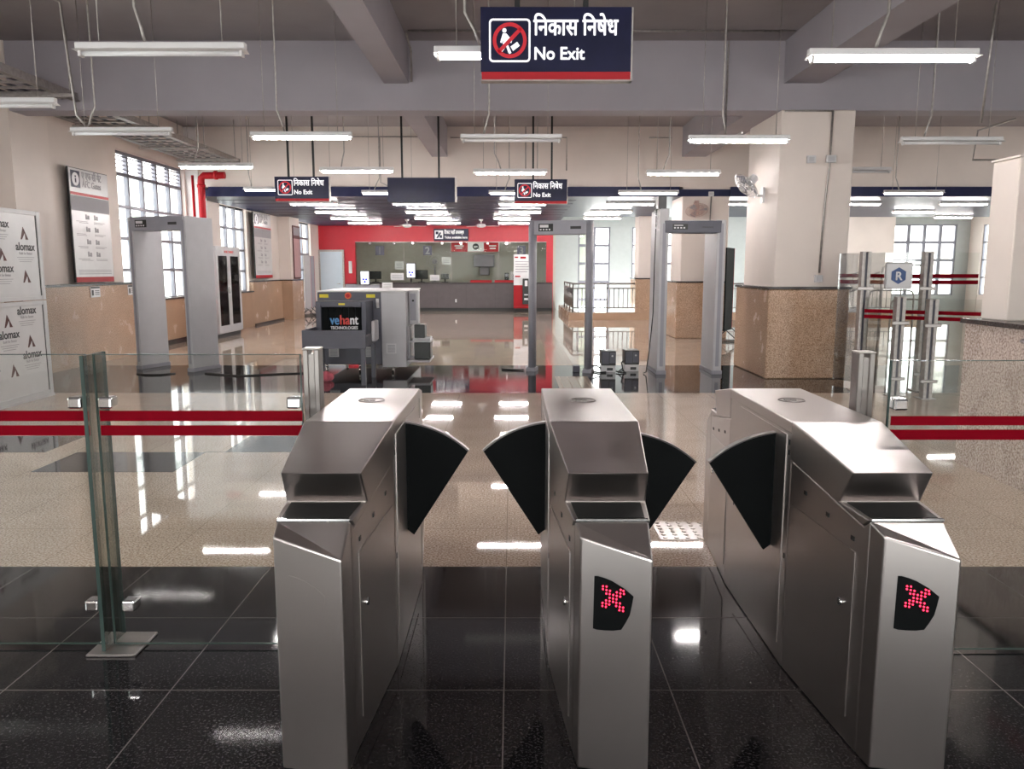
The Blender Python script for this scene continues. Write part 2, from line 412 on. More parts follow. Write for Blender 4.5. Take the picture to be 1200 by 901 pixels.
# columns with granite feet
def column(x0, x1, y0, y1, top, dh, mtop, label):
    t = thing('column', label, 'column', ((x0 + x1) / 2, (y0 + y1) / 2, 0), kind='structure')
    ins = .09
    MB().box(x0 + ins, x1 - ins * .3, y0 + ins, y1 - ins, dh, top, .012).build('shaft', mtop, t, True)
    MB().box(x0, x1, y0, y1, 0, dh, .015).build('granite_cladding', DADO, t, True)
    MB().box(x0 - .02, x1 + .02, y0 - .02, y1 + .02, dh, dh + .035, .006).build('coping', DCAP, t, True)
column(3.62, 4.76, 11.25, 12.9, 3.72, 1.27, CREAM, 'cream column with a wall fan and a granite foot beside the walk-through detector')
column(3.70, 4.86, 17.95, 19.3, 4.64, 1.25, CREAM, 'cream column with granite foot standing behind the walk-through detector')
column(3.79, 4.55, 24.55, 25.6, 4.64, 1.25, CREAM, 'slim-looking cream column with granite foot at the end of the stairwell railing')

# partition at the side of the gates
struct('wall_right', MB().box(3.6, 4.3, -2, 6.3, 0, 1.13), DADO2, 'low speckled granite partition beside the last gate', 'wall')
struct('trim_5', MB().box(3.57, 4.32, -2, 6.33, 1.13, 1.165), DCAP, 'dark coping on the low granite partition', 'coping')
struct('column', MB().box(3.70, 3.86, 5.95, 6.28, 1.165, 2.36, .008).box(3.69, 3.87, 5.94, 6.29, 2.36, 2.375), CREAM, 'short white partition post standing on the granite partition', 'column')

# ------------------------------------------------------------------ TURNSTILES
Y0 = 3.35
def half(t, tn):
    """front half of a gate cabinet in local coordinates (x across, y along, origin mid floor)"""
    hw = lambda y: .165 - .05 * max(0, min(1, (2.93 - y) / .564))
    P = lambda x, y, z: (x, y - Y0, z)
    S = .003
    # cabinet below the hood
    pr = [(2.93, .004), (2.93, .836), (2.40, .752), (2.366, .779), (2.366, .004)]
    v = []; n = len(pr)
    for s in (-1, 1):
        for (y, z) in pr: v.append(P(s * (hw(y) - .001), y, z))
    f = [tuple(range(n)), tuple(range(2*n - 1, n - 1, -1)), (0, n, n+1, 1), (1, n+1, n+2, 2), (2, n+2, n+3, 3), (3, n+3, n+4, 4), (4, n+4, n, 0)]
    # nose: facet, angled face, corner strips
    b = len(v)
    v += [P(-.1145, 2.3665, .779), P(.1145, 2.3665, .779), P(.109, 2.245, .698), P(-.104, 2.287, .757),
          P(-.1145, 2.3665, .004), P(.1145, 2.3665, .004), P(.109, 2.245, .004), P(-.104, 2.287, .004)]
    f += [(b, b+1, b+2, b+3), (b+3, b+2, b+6, b+7), (b+1, b+5, b+6, b+2), (b, b+3, b+7, b+4), (b+4, b+7, b+6, b+5), (b, b+4, b+5, b+1)]
    m = MB().solid(v, f)
    bmesh.ops.recalc_face_normals(m.bm, faces=m.bm.faces)
    es = [e for e in m.bm.edges if len(e.link_faces) == 2 and e.calc_face_angle(0) > .35]
    bmesh.ops.bevel(m.bm, geom=es, offset=.006, segments=2, affect='EDGES', profile=.5)
    cab = m.build('cabinet', STEEL, t)
    # hood
    pr = [(2.93, .984), (2.472, .905), (2.55, .789), (2.362, .783), (2.40, .754), (2.93, .838)]
    v = []; n = len(pr)
    for s in (-1, 1):
        for (y, z) in pr: v.append(P(s * (hw(y) + S), y, z))
    f = [tuple(range(n)), tuple(range(2*n - 1, n - 1, -1))] + [(i, n + i, n + (i+1) % n, (i+1) % n) for i in range(n)]
    m = MB().solid(v, f)
    bmesh.ops.recalc_face_normals(m.bm, faces=m.bm.faces)
    es = [e for e in m.bm.edges if e.calc_face_angle(0) > .2]
    bmesh.ops.bevel(m.bm, geom=es, offset=.004, segments=2, affect='EDGES', profile=.5)
    m.build('reader_hood', STEEL, t)
    # dark reader plate set into the ledge
    wa, wb = hw(2.385) - .012, hw(2.52) - .014
    MB().solid([P(-wa, 2.385, .7855), P(wa, 2.385, .7855), P(wb, 2.535, .7905), P(-wb, 2.535, .7905), P(-wa, 2.385, .7815), P(wa, 2.385, .7815), P(wb, 2.535, .786), P(-wb, 2.535, .786)],
               [(0,1,2,3),(4,7,6,5),(0,4,5,1),(1,5,6,2),(2,6,7,3),(3,7,4,0)]).build('card_reader', BLACK, t)
    # ticket tray lip
    w = hw(2.37)
    MB().box(-w + .004, w - .004, 2.36 - Y0, 2.372 - Y0, .782, .788).build('tray_lip', CHROME, t)
    # side doors with locks and slots
    for s in (-1, 1):
        q = [(2.90, .09), (2.90, .672), (2.435, .655), (2.435, .09)]
        m = MB(); pts = [P(s * hw(y), y, z) for y, z in q]
        m.prism(pts, (s * .0032, 0, 0)); dr = m.build('side_door', STEEL, t)
        y = 2.50
        MB().disc(P(s * (hw(y) + .006), y, .462), (1, 0, 0), .013, .012, 14).build('lock', CHROME, dr)
        for y, z in ((2.80, .745), (2.63, .718), (2.46, .693)):
            MB().box(s * hw(y) - .002, s * hw(y) + .002, y - Y0 - .011, y - Y0 + .011, z - .007, z + .007).build('slot', BLACK, t)
    return cab
def turnstile(xc, label, rear=True, display=True, flaps=(), dy=0.0):
    t = thing('turnstile', label, 'turnstile', (xc, Y0, 0), group='flap turnstiles in a row')
    n0 = set(t.children)
    half(t, tn=0)
    back = []
    for o in list(t.children):
        c = copy_tree(o, t); c.matrix_local = Matrix.Rotation(math.pi, 4, 'Z')
    # middle body
    a, b = 2.931 - Y0, 3.769 - Y0
    MB().box(-.165, .165, a, b, .004, .94, .004).build('middle_body', STEEL, t)
    MB().box(-.168, .168, a - .002, b + .002, .935, .984, .005, 2).build('top_cover', STEEL, t)
    MB().box(-.12, .12, -.7, .7, 0, .02).build('plinth', DGREY, t)
    for s in (-1, 1):
        MB().prism([(s*.165, 2.985 - Y0, .08), (s*.165, 2.985 - Y0, .925), (s*.165, 3.60 - Y0, .925), (s*.165, 3.60 - Y0, .08)], (s * .003, 0, 0)).build('flap_panel', STEEL, t)
        for y, z in ((2.955, .90), (2.955, .86), (2.955, .45), (3.66, .45)):
            MB().box(s*.165 - .002, s*.165 + .0025, y - Y0 - .006, y - Y0 + .006, z - .01, z + .01).build('slot', BLACK, t)
    # raised badge on the cover
    bd = MB().tube([(0, 3.27 - Y0 - .045 * math.cos(k * math.pi / 14), .985) if False else (.055 * math.sin(k * 2*math.pi/28), 3.42 - Y0 + .055 * math.cos(k * 2*math.pi/28), .9845) for k in range(28)], .003, 6, closed=True)
    for k in (-1, 0, 1): bd.box(-.018 + k * .013, -.008 + k * .013 + .012, 3.415 - Y0 + abs(k) * -.008, 3.44 - Y0 - abs(k) * .008, .983, .988)
    bd.build('round_badge', STEELD, t)
    # face display
    A = Vector((-.104, 2.287 - Y0, 0)); B = Vector((.109, 2.245 - Y0, 0)); U = (B - A).normalized(); LN = (B - A).length
    nrm = U.cross(Vector((0, 0, 1))).normalized()
    def fp(px, py, off):       # survey of the face: 0.1 px units of the close-up
        u = ((680 + px / 10.0) - 678) / 88.5 * LN
        z = .757 - ((660 + py / 10.0) - 627) * .00262
        return A + U * u + nrm * off + Vector((0, 0, z))
    out = [(160,124),(200,122),(290,142),(380,172),(520,245),(640,335),(622,450),(600,560),(550,660),(500,745),(400,765),(300,770),(200,769),(152,757)]
    if display:
        dp = MB().prism([fp(x, y, -.001) for x, y in out], nrm * .004).build('display_panel', FLAPM, t)
        dots = [(268,235),(312,235),(268,270),(312,278),(355,283),(310,320),(350,323),(395,330),(437,295),(483,262),(518,272),(480,305),(523,308),(437,337),(480,343),(350,367),(393,373),(435,378),(308,402),(350,407),(393,413),(433,420),(478,425),(265,435),(308,440),(348,448),(432,460),(475,467),(517,473),(265,473),(308,480),(473,507),(517,513)]
        m = MB()
        for x, y in dots: m.disc(fp(x, y, .0035), nrm, .0027, .003, 10)
        m.build('led_dots', LED, dp)
    else:
        c = Vector((385, 450, 0))
        m = MB()
        pts = [fp(x, y, .0012) for x, y in out]
        m.prism([fp(x, y, -.001) for x, y in out], nrm * .0022).build('blank_cover_plate', STEEL, t)
    # flaps
    for s, yy, dz in flaps:
        yy -= Y0
        fl = MB(); rimm = MB(); th = .026
        ap = Vector((s * .168, 0, .425 + dz)); R = .49
        arc = []
        for k in range(13):
            an = math.radians(-1 + 37 * k / 12)
            rr = R - .035 * k / 12
            arc.append(Vector((s * (.166 + rr * math.sin(an) * .98 + .018 * (1 - k / 12) * 0), 0, ap.z + rr * math.cos(an))))
        low = [Vector((s * .196, 0, ap.z + .005)), Vector((s * .166, 0, ap.z + .03))]
        pts = [p + Vector((0, yy - th / 2, 0)) for p in arc + low]
        fl.prism(pts, (0, th, 0)).build('flap', FLAPM, t)
        strip = [p + Vector((0, yy - th / 2 - .004, 0)) for p in arc]
        o2 = [p + (p - ap).normalized() * .007 for p in strip]
        m = MB()
        for k in range(12):
            q = [strip[k], strip[k+1], o2[k+1], o2[k]]
            m.prism(q, (0, th + .008, 0))
        m.build('flap_edge_trim', RIM, t)
    return t
turnstile(-.613, 'stainless steel flap gate with a blank front panel and only one black flap', display=False, flaps=[(1, 3.27, 0)])
turnstile(.3085, 'stainless steel flap gate with black flaps on both sides and a lit red cross', flaps=[(-1, 3.27, 0), (1, 3.12, -.012)])
turnstile(1.221, 'stainless steel flap gate with a lit red cross standing nearest the granite partition', flaps=[(-1, 3.12, -.012)])

# ------------------------------------------------------------------ GLASS BARRIERS beside the gates
def clamp(root, x, z, y):
    m = MB().box(x - .027, x + .027, y - .03, y + .03, z - .023, z + .023, .008, 2)
    return m.build('clamp', CHROME, root, True)
def glass_panel(name, x0, x1, y, z0, z1, label, clamps, zs=(.954, .996, .896, .937)):
    t = thing(name, label, 'glass barrier', ((x0 + x1) / 2, y, 0), group='glass barriers beside the gates')
    MB().box(x0, x1, y - .005, y + .005, z0, z1).build('glass_pane', GLASS, t, True)
    MB().box(x0 + .012, x1, y - .0065, y - .0055, zs[0], zs[1]).build('red_stripe', TAPE, t, True)
    MB().box(x0 + .012, x1, y - .0065, y - .0055, zs[2], zs[3]).build('red_stripe', TAPE, t, True)
    e = MB().box(x0 - .001, x0 + .004, y - .0055, y + .0055, z0, z1).box(x1 - .004, x1 + .001, y - .0055, y + .0055, z0, z1).box(x0, x1, y - .0052, y + .0052, z1 - .002, z1 + .001).box(x0, x1, y - .0052, y + .0052, z0 - .001, z0 + .002)
    e.build('glass_edge', GLASSE, t, True)
    for (x, z) in clamps: clamp(t, x, z, y)
    return t
YG = 3.10
glass_panel('glass_barrier', -1.645, -.83, YG, .016, 1.22, 'clear glass panel with two red stripes between the glass fin and the first gate', [(-1.60, 1.03), (-1.565, .19), (-.86, 1.03)])
glass_panel('glass_barrier', -3.6, -1.675, YG, .016, 1.22, 'clear glass panel with two red stripes running from the fin towards the sheet board', [(-1.72, 1.03), (-1.715, .19)])
glass_panel('glass_barrier', 1.47, 3.56, 3.06, .012, 1.20, 'clear glass panel with two red stripes between the last gate and the granite partition', [(1.51, 1.03)], (.945, .982, .887, .928))
t = thing('glass_fin', 'upright green edged glass fin on a steel floor plate joining two glass panels', 'glass fin', (-1.66, YG, 0))
MB().box(-1.666, -1.654, YG - .06, YG + .11, .012, 1.22).build('glass_pane', GLASSF, t, True)
MB().box(-1.667, -1.653, YG - .062, YG - .058, .012, 1.22).box(-1.667, -1.653, YG + .108, YG + .112, .012, 1.22).build('glass_edge', GLASSE, t, True)
MB().box(-1.72, -1.52, YG - .09, YG + .12, 0, .012, .003).build('floor_plate', STEEL, t, True)
def gpost(x, y, h, label):
    t = thing('barrier_post', label, 'post', (x, y, 0), group='square steel posts behind the gates')
    MB().box(x - .034, x - .012, y - .035, y + .035, 0, h, .003).box(x + .012, x + .034, y - .035, y + .035, 0, h, .003).build('side_channels', STEELD, t, True)
    MB().box(x - .012, x + .012, y - .026, y + .026, 0, h - .02).build('post_core', STEELD, t, True)
    MB().box(x - .036, x + .036, y - .037, y + .037, h, h + .006, .002).build('cap', STEEL, t, True)
    MB().box(x - .045, x + .045, y - .07, y + .07, 0, .01, .002).build('floor_plate', STEEL, t, True)
gpost(-.835, 3.31, 1.22, 'square steel post standing behind the gate with the blank panel')
gpost(1.452, 3.26, 1.21, 'square steel post standing behind the gate nearest the granite partition')

# ------------------------------------------------------------------ WALK-THROUGH DETECTORS
def detector(label, x, y, rz, w, hh, pt, pd, top, rounded=False, bulge=0.0, bot=2.06):
    """x,y: floor point of the near face centre; w: overall width; pt, pd: panel thickness and depth"""
    t = thing('metal_detector', label, 'metal detector', (x, y, 0), rz, 'walk-through metal detectors')
    for s in (-1, 1):
        m = MB(); h = hh + (bulge if s < 0 else 0)
        if rounded:
            cx = s * (w / 2 - pt / 2); n = 20
            pts = [(cx + pt / 2 * math.cos(2*math.pi*k/n), pd / 2 + pd / 2 * math.sin(2*math.pi*k/n), .05) for k in range(n)]
            m.prism(pts, (0, 0, h - .05))
            for f in m.bm.faces:
                if len(f.verts) == 4: f.smooth = True
        else:
            m.box(s * (w/2) - (pt if s > 0 else 0), s * (w/2) + (0 if s > 0 else pt), 0, pd, .05, h, .012, 2)
        pn = m.build('side_panel', MGREY if rounded else LGREY, t)
        x0 = s * (w/2) - (pt if s > 0 else 0)
        MB().box(x0 - .012, x0 + pt + .012, -.012, pd + .012, 0, .06, .005).build('foot', MGREY, t)
        if not rounded:
            MB().box(x0 + pt * .3, x0 + pt * .7, -.004, 0, .12, hh - .05).build('light_strip', MGREY, pn)
    hd = MB().box(-w/2 + pt * .5, w/2 - pt * .5, .03 if rounded else -.005, min(pd, .3), bot, top, .01, 2).build('header_unit', DGREY if bulge else MGREY, t)
    y1 = .03 if rounded else -.005
    MB().box(-w/2 + pt + .05, -w/2 + pt + .27, y1 - .004, y1, bot + .05, top - .05).build('control_screen', BLACK, hd)
    m = MB()
    for k in range(4): m.box(-w/2 + pt + .07 + k * .045, -w/2 + pt + .095 + k * .045, y1 - .007, y1 - .004, bot + .065, bot + .085)
    m.box(-w/2 + pt + .07, -w/2 + pt + .2, y1 - .007, y1 - .004, bot + .105, top - .065)
    m.build('key_pads', SHEET, hd)
    MB().box(w/2 - pt - .22, w/2 - pt - .06, y1 - .004, y1, bot + .08, top - .09).build('name_plate', DARKT, hd)
    return t
detector('grey walk-through metal detector in front of the tall louvered window', -5.36, 12.17, math.radians(-20), 1.10, 2.33, .10, .58, 2.34, bot=2.13)
detector('grey walk-through metal detector with rounded posts between scanner and clad column', .705, 11.95, math.radians(-14), .98, 2.27, .115, .22, 2.27, True, bot=2.06)
detector('grey walk-through metal detector with an uneven taller side next to the wall fan column', 2.63, 11.72, 0, .96, 2.26, .13, .75, 2.25, bulge=.16, bot=2.07)
t = thing('cable_bundle', 'tangle of white and black wires hanging down the tallest detector side panel', 'cables', (2.1, 11.7, 1.5))
for nm, c, m_ in (('wire', [(2.13, 11.95, 2.44), (2.12, 11.9, 2.2), (2.12, 11.95, 1.6), (2.11, 11.9, .9), (2.05, 11.8, .35), (2.0, 11.75, .03), (1.97, 11.8, .012)], BLACK),
                 ('wire', [(2.13, 11.75, 2.42), (2.12, 11.72, 2.3), (2.12, 11.85, 2.22), (2.12, 11.7, 2.1)], WGREY), ('wire', [(2.13, 12.1, 2.42), (2.11, 12.0, 2.34), (2.12, 11.8, 2.32), (2.12, 11.76, 2.2), (2.12, 11.95, 2.13)], WGREY)):
    MB().tube(c, .008, 6).build(nm, m_, t, True)
MB().box(2.16, 2.28, 11.95, 12.2, 2.424, 2.62, .01).build('junction_box', BLACK, t, True)

# small speakers / power units on the floor
def ups(x, y, label):
    t = thing('power_unit', label, 'power unit', (x, y, 0), group='black power units on white blocks')
    MB().box(x - .11, x + .11, y, y + .16, 0, .105, .006).build('white_block', WGREY, t, True)
    b = MB().box(x - .105, x + .115, y + .005, y + .3, .106, .325, .008, 2).build('body', BLACK, t, True)
    MB().box(x + .02, x + .105, y - .001, y + .005, .14, .30).box(x - .095, x + .01, y - .001, y + .005, .13, .31).build('front_panel', DGREY, b, True)
    MB().disc((x + .06, y - .003, .25), (0, 1, 0), .014, .006, 12).build('button', LGREY, b, True)
    MB().box(x - .02, x + .07, y - .003, y, .03, .07).build('socket', BLACK, t, True)
ups(1.46, 11.95, 'black power unit on a white block beside the rounded detector post')
ups(1.83, 12.05, 'black power unit on a white block farther from the rounded detector post')
cb = MB()
for pts in ([(1.2, 12.1, .012), (1.3, 11.85, .012), (1.42, 11.9, .012)], [(1.15, 12.0, .15), (1.22, 11.95, .1), (1.3, 12.05, .09), (1.36, 12.0, .05)], [(1.58, 11.93, .02), (1.64, 11.8, .012), (1.72, 11.88, .012)], [(1.72, 12.0, .2), (1.66, 11.95, .15), (1.68, 11.9, .03), (1.6, 11.85, .012)], [(1.6, 11.9, .012), (1.66, 11.86, .07), (1.7, 11.92, .012)]):
    cb.tube(pts, .011, 6)
tag(cb.build('power_cable', BLACK), 'black power cables looping between the two power units', 'cables')
tag(MB().box(.93, 1.03, 11.95, 12.1, 0, .1, .008).build('plug_box', DGREY), 'small dark plug box at the foot of the rounded detector post', 'plug box')
tag(MB().tube([(-.16, 12.25, .012), (.05, 12.2, .012), (.18, 12.15, .015)], .012, 6).build('floor_cable', BLACK), 'short black cable lying on the black floor beside the rounded detector', 'cable')
tag(MB().tube([(-5.6, 11.75, .01), (-5.4, 11.6, .01), (-5.2, 11.62, .01), (-5.05, 11.8, .01)], .011, 6).tube([(-4.6, 11.8, .01), (-4.0, 11.5, .01), (-3.4, 11.75, .01), (-2.9, 11.9, .01)], .011, 6).build('floor_cable', BLACK), 'thin black cable running from the first detector to the scanner', 'cable')

# ------------------------------------------------------------------ X-RAY SCANNER
t = thing('baggage_scanner', 'dark and light grey baggage X-ray scanner with a roller table in front', 'baggage scanner', (-2.1, 11.8, 0))
S = t
MB().box(-2.88, -1.94, 11.8, 13.6, .14, 1.215, .012, 2).build('body', DGREY, S, True)
MB().box(-2.90, -1.56, 11.79, 13.62, 1.216, 1.235, .004).box(-1.56, -1.42, 12.08, 12.32, 1.216, 1.235, .004).build('top_cover', WGREY, S, True)
cabn = MB().box(-1.94, -1.575, 11.8, 13.6, .10, 1.215, .008, 2).build('light_cabinet', LGREY, S, True)
MB().box(-1.572, -1.43, 12.1, 12.3, .72, 1.215, .008, 2).build('console_box', LGREY, S, True)
MB().box(-1.545, -1.46, 12.09, 12.1, .78, 1.19).build('console_panel', MGREY, S, True)
MB().disc((-1.50, 12.085, 1.08), (0, 1, 0), .016, .012, 12).build('console_lock', BLACK, S, True)
MB().box(-1.575, -1.54, 11.95, 12.6, .22, .70, .006).build('service_door', LGREY, S, True)
MB().box(-1.58, -1.24, 11.9, 12.6, .16, .19, .004).build('shelf', LGREY, S, True)
# tunnel mouth
tn = MB().box(-2.775, -2.70, 11.25, 11.8, .47, 1.10, .006).box(-2.13, -2.06, 11.25, 11.8, .47, 1.10, .006).box(-2.70, -2.13, 11.25, 11.8, 1.02, 1.10, .006).build('tunnel_mouth', DGREY, S, True)
cm = MB()
for k in range(6): cm.box(-2.70 + k * .095, -2.61 + k * .095, 11.30 + (k % 2) * .006, 11.304 + (k % 2) * .006, .48, 1.03)
cur = cm.build('lead_curtain', FLAPM, S, True)
zc = 11.292
m1, m2, m3, m4 = MB(), MB(), MB(), MB()
text_bm(m1, 've', .19, (-2.585, zc, .775), CAMX, bold=.004, width=.125)
text_bm(m2, 'ha', .19, (-2.45, zc, .775), CAMX, bold=.004, width=.135)
text_bm(m3, 'nt', .19, (-2.305, zc, .775), CAMX, bold=.004, width=.11)
text_bm(m4, 'TECHNOLOGIES', .06, (-2.58, zc, .705), CAMX, bold=.002, width=.385)
m1.build('blue_lettering', BLUET, cur, True); m2.build('red_lettering', REDT, cur, True); m3.build('white_lettering', WHITET, cur, True); m4.build('white_lettering', WHITET, cur, True)
MB().tube([(-1.99, 11.79, 1.12), (-1.99, 11.79, 1.04), (-1.985, 11.79, .98)], .022, 10).build('side_handle', WGREY, S, True)
for x in (-2.78, -2.09):
    MB().box(x - .065, x + .065, 11.792, 11.8, 1.135, 1.185).build('warning_sticker', YELLOW, S, True)
MB().box(-2.45, -2.36, 11.244, 11.25, 1.05, 1.075).build('warning_sticker', YELLOW, S, True)
e = MB().disc((-2.42, 11.785, 1.165), (0, 1, 0), .048, .03, 20).build('stop_button', ORANGE, S, True)
MB().disc((-2.42, 11.765, 1.165), (0, 1, 0), .03, .02, 16).build('button_head', RED, e, True)
def vent(x, z, y, par):
    v = MB().box(x - .075, x + .075, y - .008, y, z - .075, z + .075).build('vent', WGREY, par, True)
    m = MB()
    for k in range(7): m.box(x - .055, x + .055, y - .011, y - .008, z - .056 + k * .017, z - .048 + k * .017)
    m.build('vent_slats', MGREY, v, True)
vent(-2.66, .33, 11.8, S); vent(-2.14, .33, 11.8, S); vent(-1.80, .38, 11.8, cabn)
for x, y in ((-2.3, 11.95), (-2.8, 11.95), (-1.8, 11.95), (-1.8, 13.4), (-2.8, 13.4)):
    MB().tube([(x, y, .14), (x, y, .07)], .02, 8).disc((x, y, .045), (1, 0, 0), .045, .03, 14).build('caster', CHROME, S, True)
MB().box(-1.48, -1.32, 12.0, 12.3, .52, .72, .008).build('black_module', BLACK, S, True)
MB().box(-1.50, -1.24, 11.98, 12.32, .485, .52, .004).build('module_tray', LGREY, S, True)
MB().box(-1.48, -1.235, 11.95, 12.3, .20, .46, .01).build('black_module', BLACK, S, True)
MB().box(-1.54, -1.22, 11.93, 12.32, .46, .485, .004).build('module_tray', LGREY, S, True)
# roller table in front
tb = MB().box(-2.80, -1.95, 10.55, 10.58, .50, .745, .004).box(-2.80, -2.77, 10.58, 11.5, .52, .745, .004).box(-1.98, -1.95, 10.58, 11.5, .52, .66, .004).box(-2.77, -1.98, 10.58, 11.5, .52, .55).build('table_tray', MGREY if False else DGREY, S, True)
rl = MB()
for k in range(9): rl.tube([(-2.77, 10.66 + k * .095, .60), (-1.98, 10.66 + k * .095, .60)], .035, 10)
rl.build('roller_bars', GALV, tb, True)
for x, y in ((-2.74, 10.62), (-2.0, 10.62), (-2.74, 11.4), (-2.0, 11.4)):
    MB().box(x - .03, x + .03, y - .03, y + .03, 0, .52, .004).build('table_leg', DGREY, S, True)
MB().box(-1.95, -1.90, 11.0, 11.3, .56, .84, .01).build('control_pod', LGREY, S, True)
tag(MB().ball((-2.60, 11.0, .07), .075, 12).ball((-2.55, 11.03, .055), .055, 10).ball((-2.65, 10.97, .05), .05, 10).build('pink_cloth', PINK), 'crumpled pink cloth on the floor under the scanner table', 'cloth')
tag(MB().box(-2.88, -2.77, 11.765, 11.785, .39, .50, .004).build('pink_card', PINK), 'small pink card fixed low on the scanner front under the table', 'card')

# ------------------------------------------------------------------ SIGNS
def pictogram(t, x, y, z, s, par, bold=True):
    """rounded white frame, barred red ring, walking figure with a bag; x,z lower corner, s size"""
    n = 8; r = .10 * s; w = .045 * s
    def rr(x0, z0, x1, z1, r):
        p = []
        for cx, cz, a0 in ((x1 - r, z1 - r, 0), (x0 + r, z1 - r, 90), (x0 + r, z0 + r, 180), (x1 - r, z0 + r, 270)):
            for k in range(n + 1):
                a = math.radians(a0 + 90 * k / n); p.append((cx + r * math.cos(a), y, cz + r * math.sin(a)))
        return p
    o, i = rr(x, z, x + s, z + s, r), rr(x + w, z + w, x + s - w, z + s - w, r * .6)
    m = MB(); N = len(o)
    for k in range(N):
        m.prism([o[k], o[(k+1) % N], i[(k+1) % N], i[k]], (0, -.003, 0))
    m.build('white_frame', SIGNW, par, True)
    P = lambda u, v: (x + u * s, y, z + v * s)
    m = MB()
    m.disc(Vector(P(.37, .73)) + Vector((0, -.0015, 0)), (0, 1, 0), .052 * s, .003, 16)
    for q in ([(.33,.66),(.42,.66),(.56,.50),(.54,.44),(.47,.47),(.45,.38),(.33,.42),(.35,.52),(.31,.44),(.27,.46)], [(.40,.40),(.47,.38),(.54,.22),(.50,.19),(.47,.21)], [(.36,.40),(.42,.38),(.33,.25),(.28,.21),(.27,.24)], [(.52,.36),(.68,.47),(.74,.38),(.58,.26)]):
        m.prism([P(*c) for c in q], (0, -.003, 0))
    m.build('white_figure', SIGNW, par, True)
    m = MB(); N = 36; ro, ri = .41 * s, .325 * s; cx, cz = x + .5 * s, z + .5 * s; yy = y - .0032
    c = lambda r, k: (cx + r * math.cos(2*math.pi*k/N), yy, cz + r * math.sin(2*math.pi*k/N))
    for k in range(N): m.prism([c(ro, k), c(ro, k+1), c(ri, k+1), c(ri, k)], (0, -.003, 0))
    dx = .03 * s; a = .27 * s
    m.prism([(cx - a - dx, yy, cz - a + dx), (cx - a + dx, yy, cz - a - dx), (cx + a + dx, yy, cz + a - dx), (cx + a - dx, yy, cz + a + dx)], (0, -.003, 0))
    m.build('red_barred_ring', SIGNR, par, True)
def hanging_sign(label, x0, x1, y, z0, z1, blank=False, poles=(.24, .69), top=4.64):
    t = thing('hanging_sign', label, 'sign', ((x0 + x1) / 2, y, z0), group='hanging navy signs')
    W = x1 - x0; h = z1 - z0
    if blank:
        b = MB().box(x0 + .012, x1 - .03, y, y + .1, z0, z1, .002).build('sign_board', NAVY, t, True)
        MB().box(x1 - .03, x1, y + .005, y + .1, z0, z1).build('end_cap', GALV, t, True)
    else:
        st = .055 * (h / .477)
        b = MB().box(x0, x1 - .012, y, y + .1, z0 + st, z1, .002).build('sign_board', NAVY, t, True)
        MB().box(x0 + .006, x1 - .014, y - .001, y + .1, z0 + .006, z0 + st).build('red_band', RED, t, True)
        MB().box(x0, x1, y + .01, y + .1, z0, z0 + .006).box(x1 - .012, x1, y + .008, y + .1, z0, z1).build('metal_edge', GALV, t, True)
        k = W / 1.041
        pictogram(t, x0 + .057 * k, y, z0 + .118 * k, .283 * k, b)
        m = MB()
        text_bm(m, '\u093f\u0928\u0915\u093e\u0938 \u093f\u0928\u0937\u0947\u0927', .155 * k, (x0 + .362 * k, y - .001, z0 + .295 * k), CAMX, bold=.0032 * k, width=.575 * k)
        m.build('lettering', SIGNW, b, True); m = MB()
        text_bm(m, 'No Exit', .115 * k, (x0 + .362 * k, y - .001, z0 + .137 * k), CAMX, bold=.0028 * k, width=.34 * k)
        m.build('lettering', SIGNW, b, True)
    for p in poles:
        px = x0 + p * W
        MB().box(px - .018, px + .018, y + .03, y + .07, z1, top, .002).build('hanger_pole', BLACK, t, True)
    return t
hanging_sign('large navy No Exit sign hanging over the middle gate', -.214, .827, 5.7, 2.836, 3.313)
hanging_sign('small navy No Exit sign nearest the windowed wall, above the hose cabinet side', -4.55, -3.50, 15.6, 2.84, 3.305, poles=(.25, .71))
hanging_sign('small navy No Exit sign hanging above the rounded metal detector', .051, 1.114, 16.3, 2.848, 3.332, poles=(.35, .70))
hanging_sign('blank navy sign board with a pale end hanging above the scanner', -2.40, -1.066, 15.6, 2.824, 3.287, True, poles=(.22, .75))
# ticket sign
t = thing('ticket_sign', 'small navy ticket sign on the red wall above the ticket window', 'sign', (-2.26, 29.9, 2.66))
MB().box(-2.90, -1.62, 29.86, 29.99, 2.60, 3.03, .01).build('sign_board', NAVY, t, True)
MB().box(-2.86, -2.55, 29.852, 29.86, 2.66, 2.97).build('white_square', WHITET, t, True)
MB().box(-2.82, -2.72, 29.847, 29.852, 2.83, 2.93).box(-2.68, -2.59, 29.847, 29.852, 2.70, 2.80).prism([(-2.8, 29.847, 2.7), (-2.74, 29.847, 2.69), (-2.62, 29.847, 2.88), (-2.66, 29.847, 2.92)], (0, .005, 0)).build('ticket_symbol', NAVY, t, True)
m = MB(); text_bm(m, '\u093f\u091f\u0915\u091f \u092f\u0939\u093e\u0901 \u0909\u092a\u0932\u092c\u094d\u0927', .17, (-2.50, 29.857, 2.85), CAMX, bold=.006, width=.72)
m.build('lettering', WHITET, t, True); m = MB(); text_bm(m, 'Ticket available here', .12, (-2.50, 29.857, 2.68), CAMX, bold=.004, width=.84); m.build('lettering', WHITET, t, True)

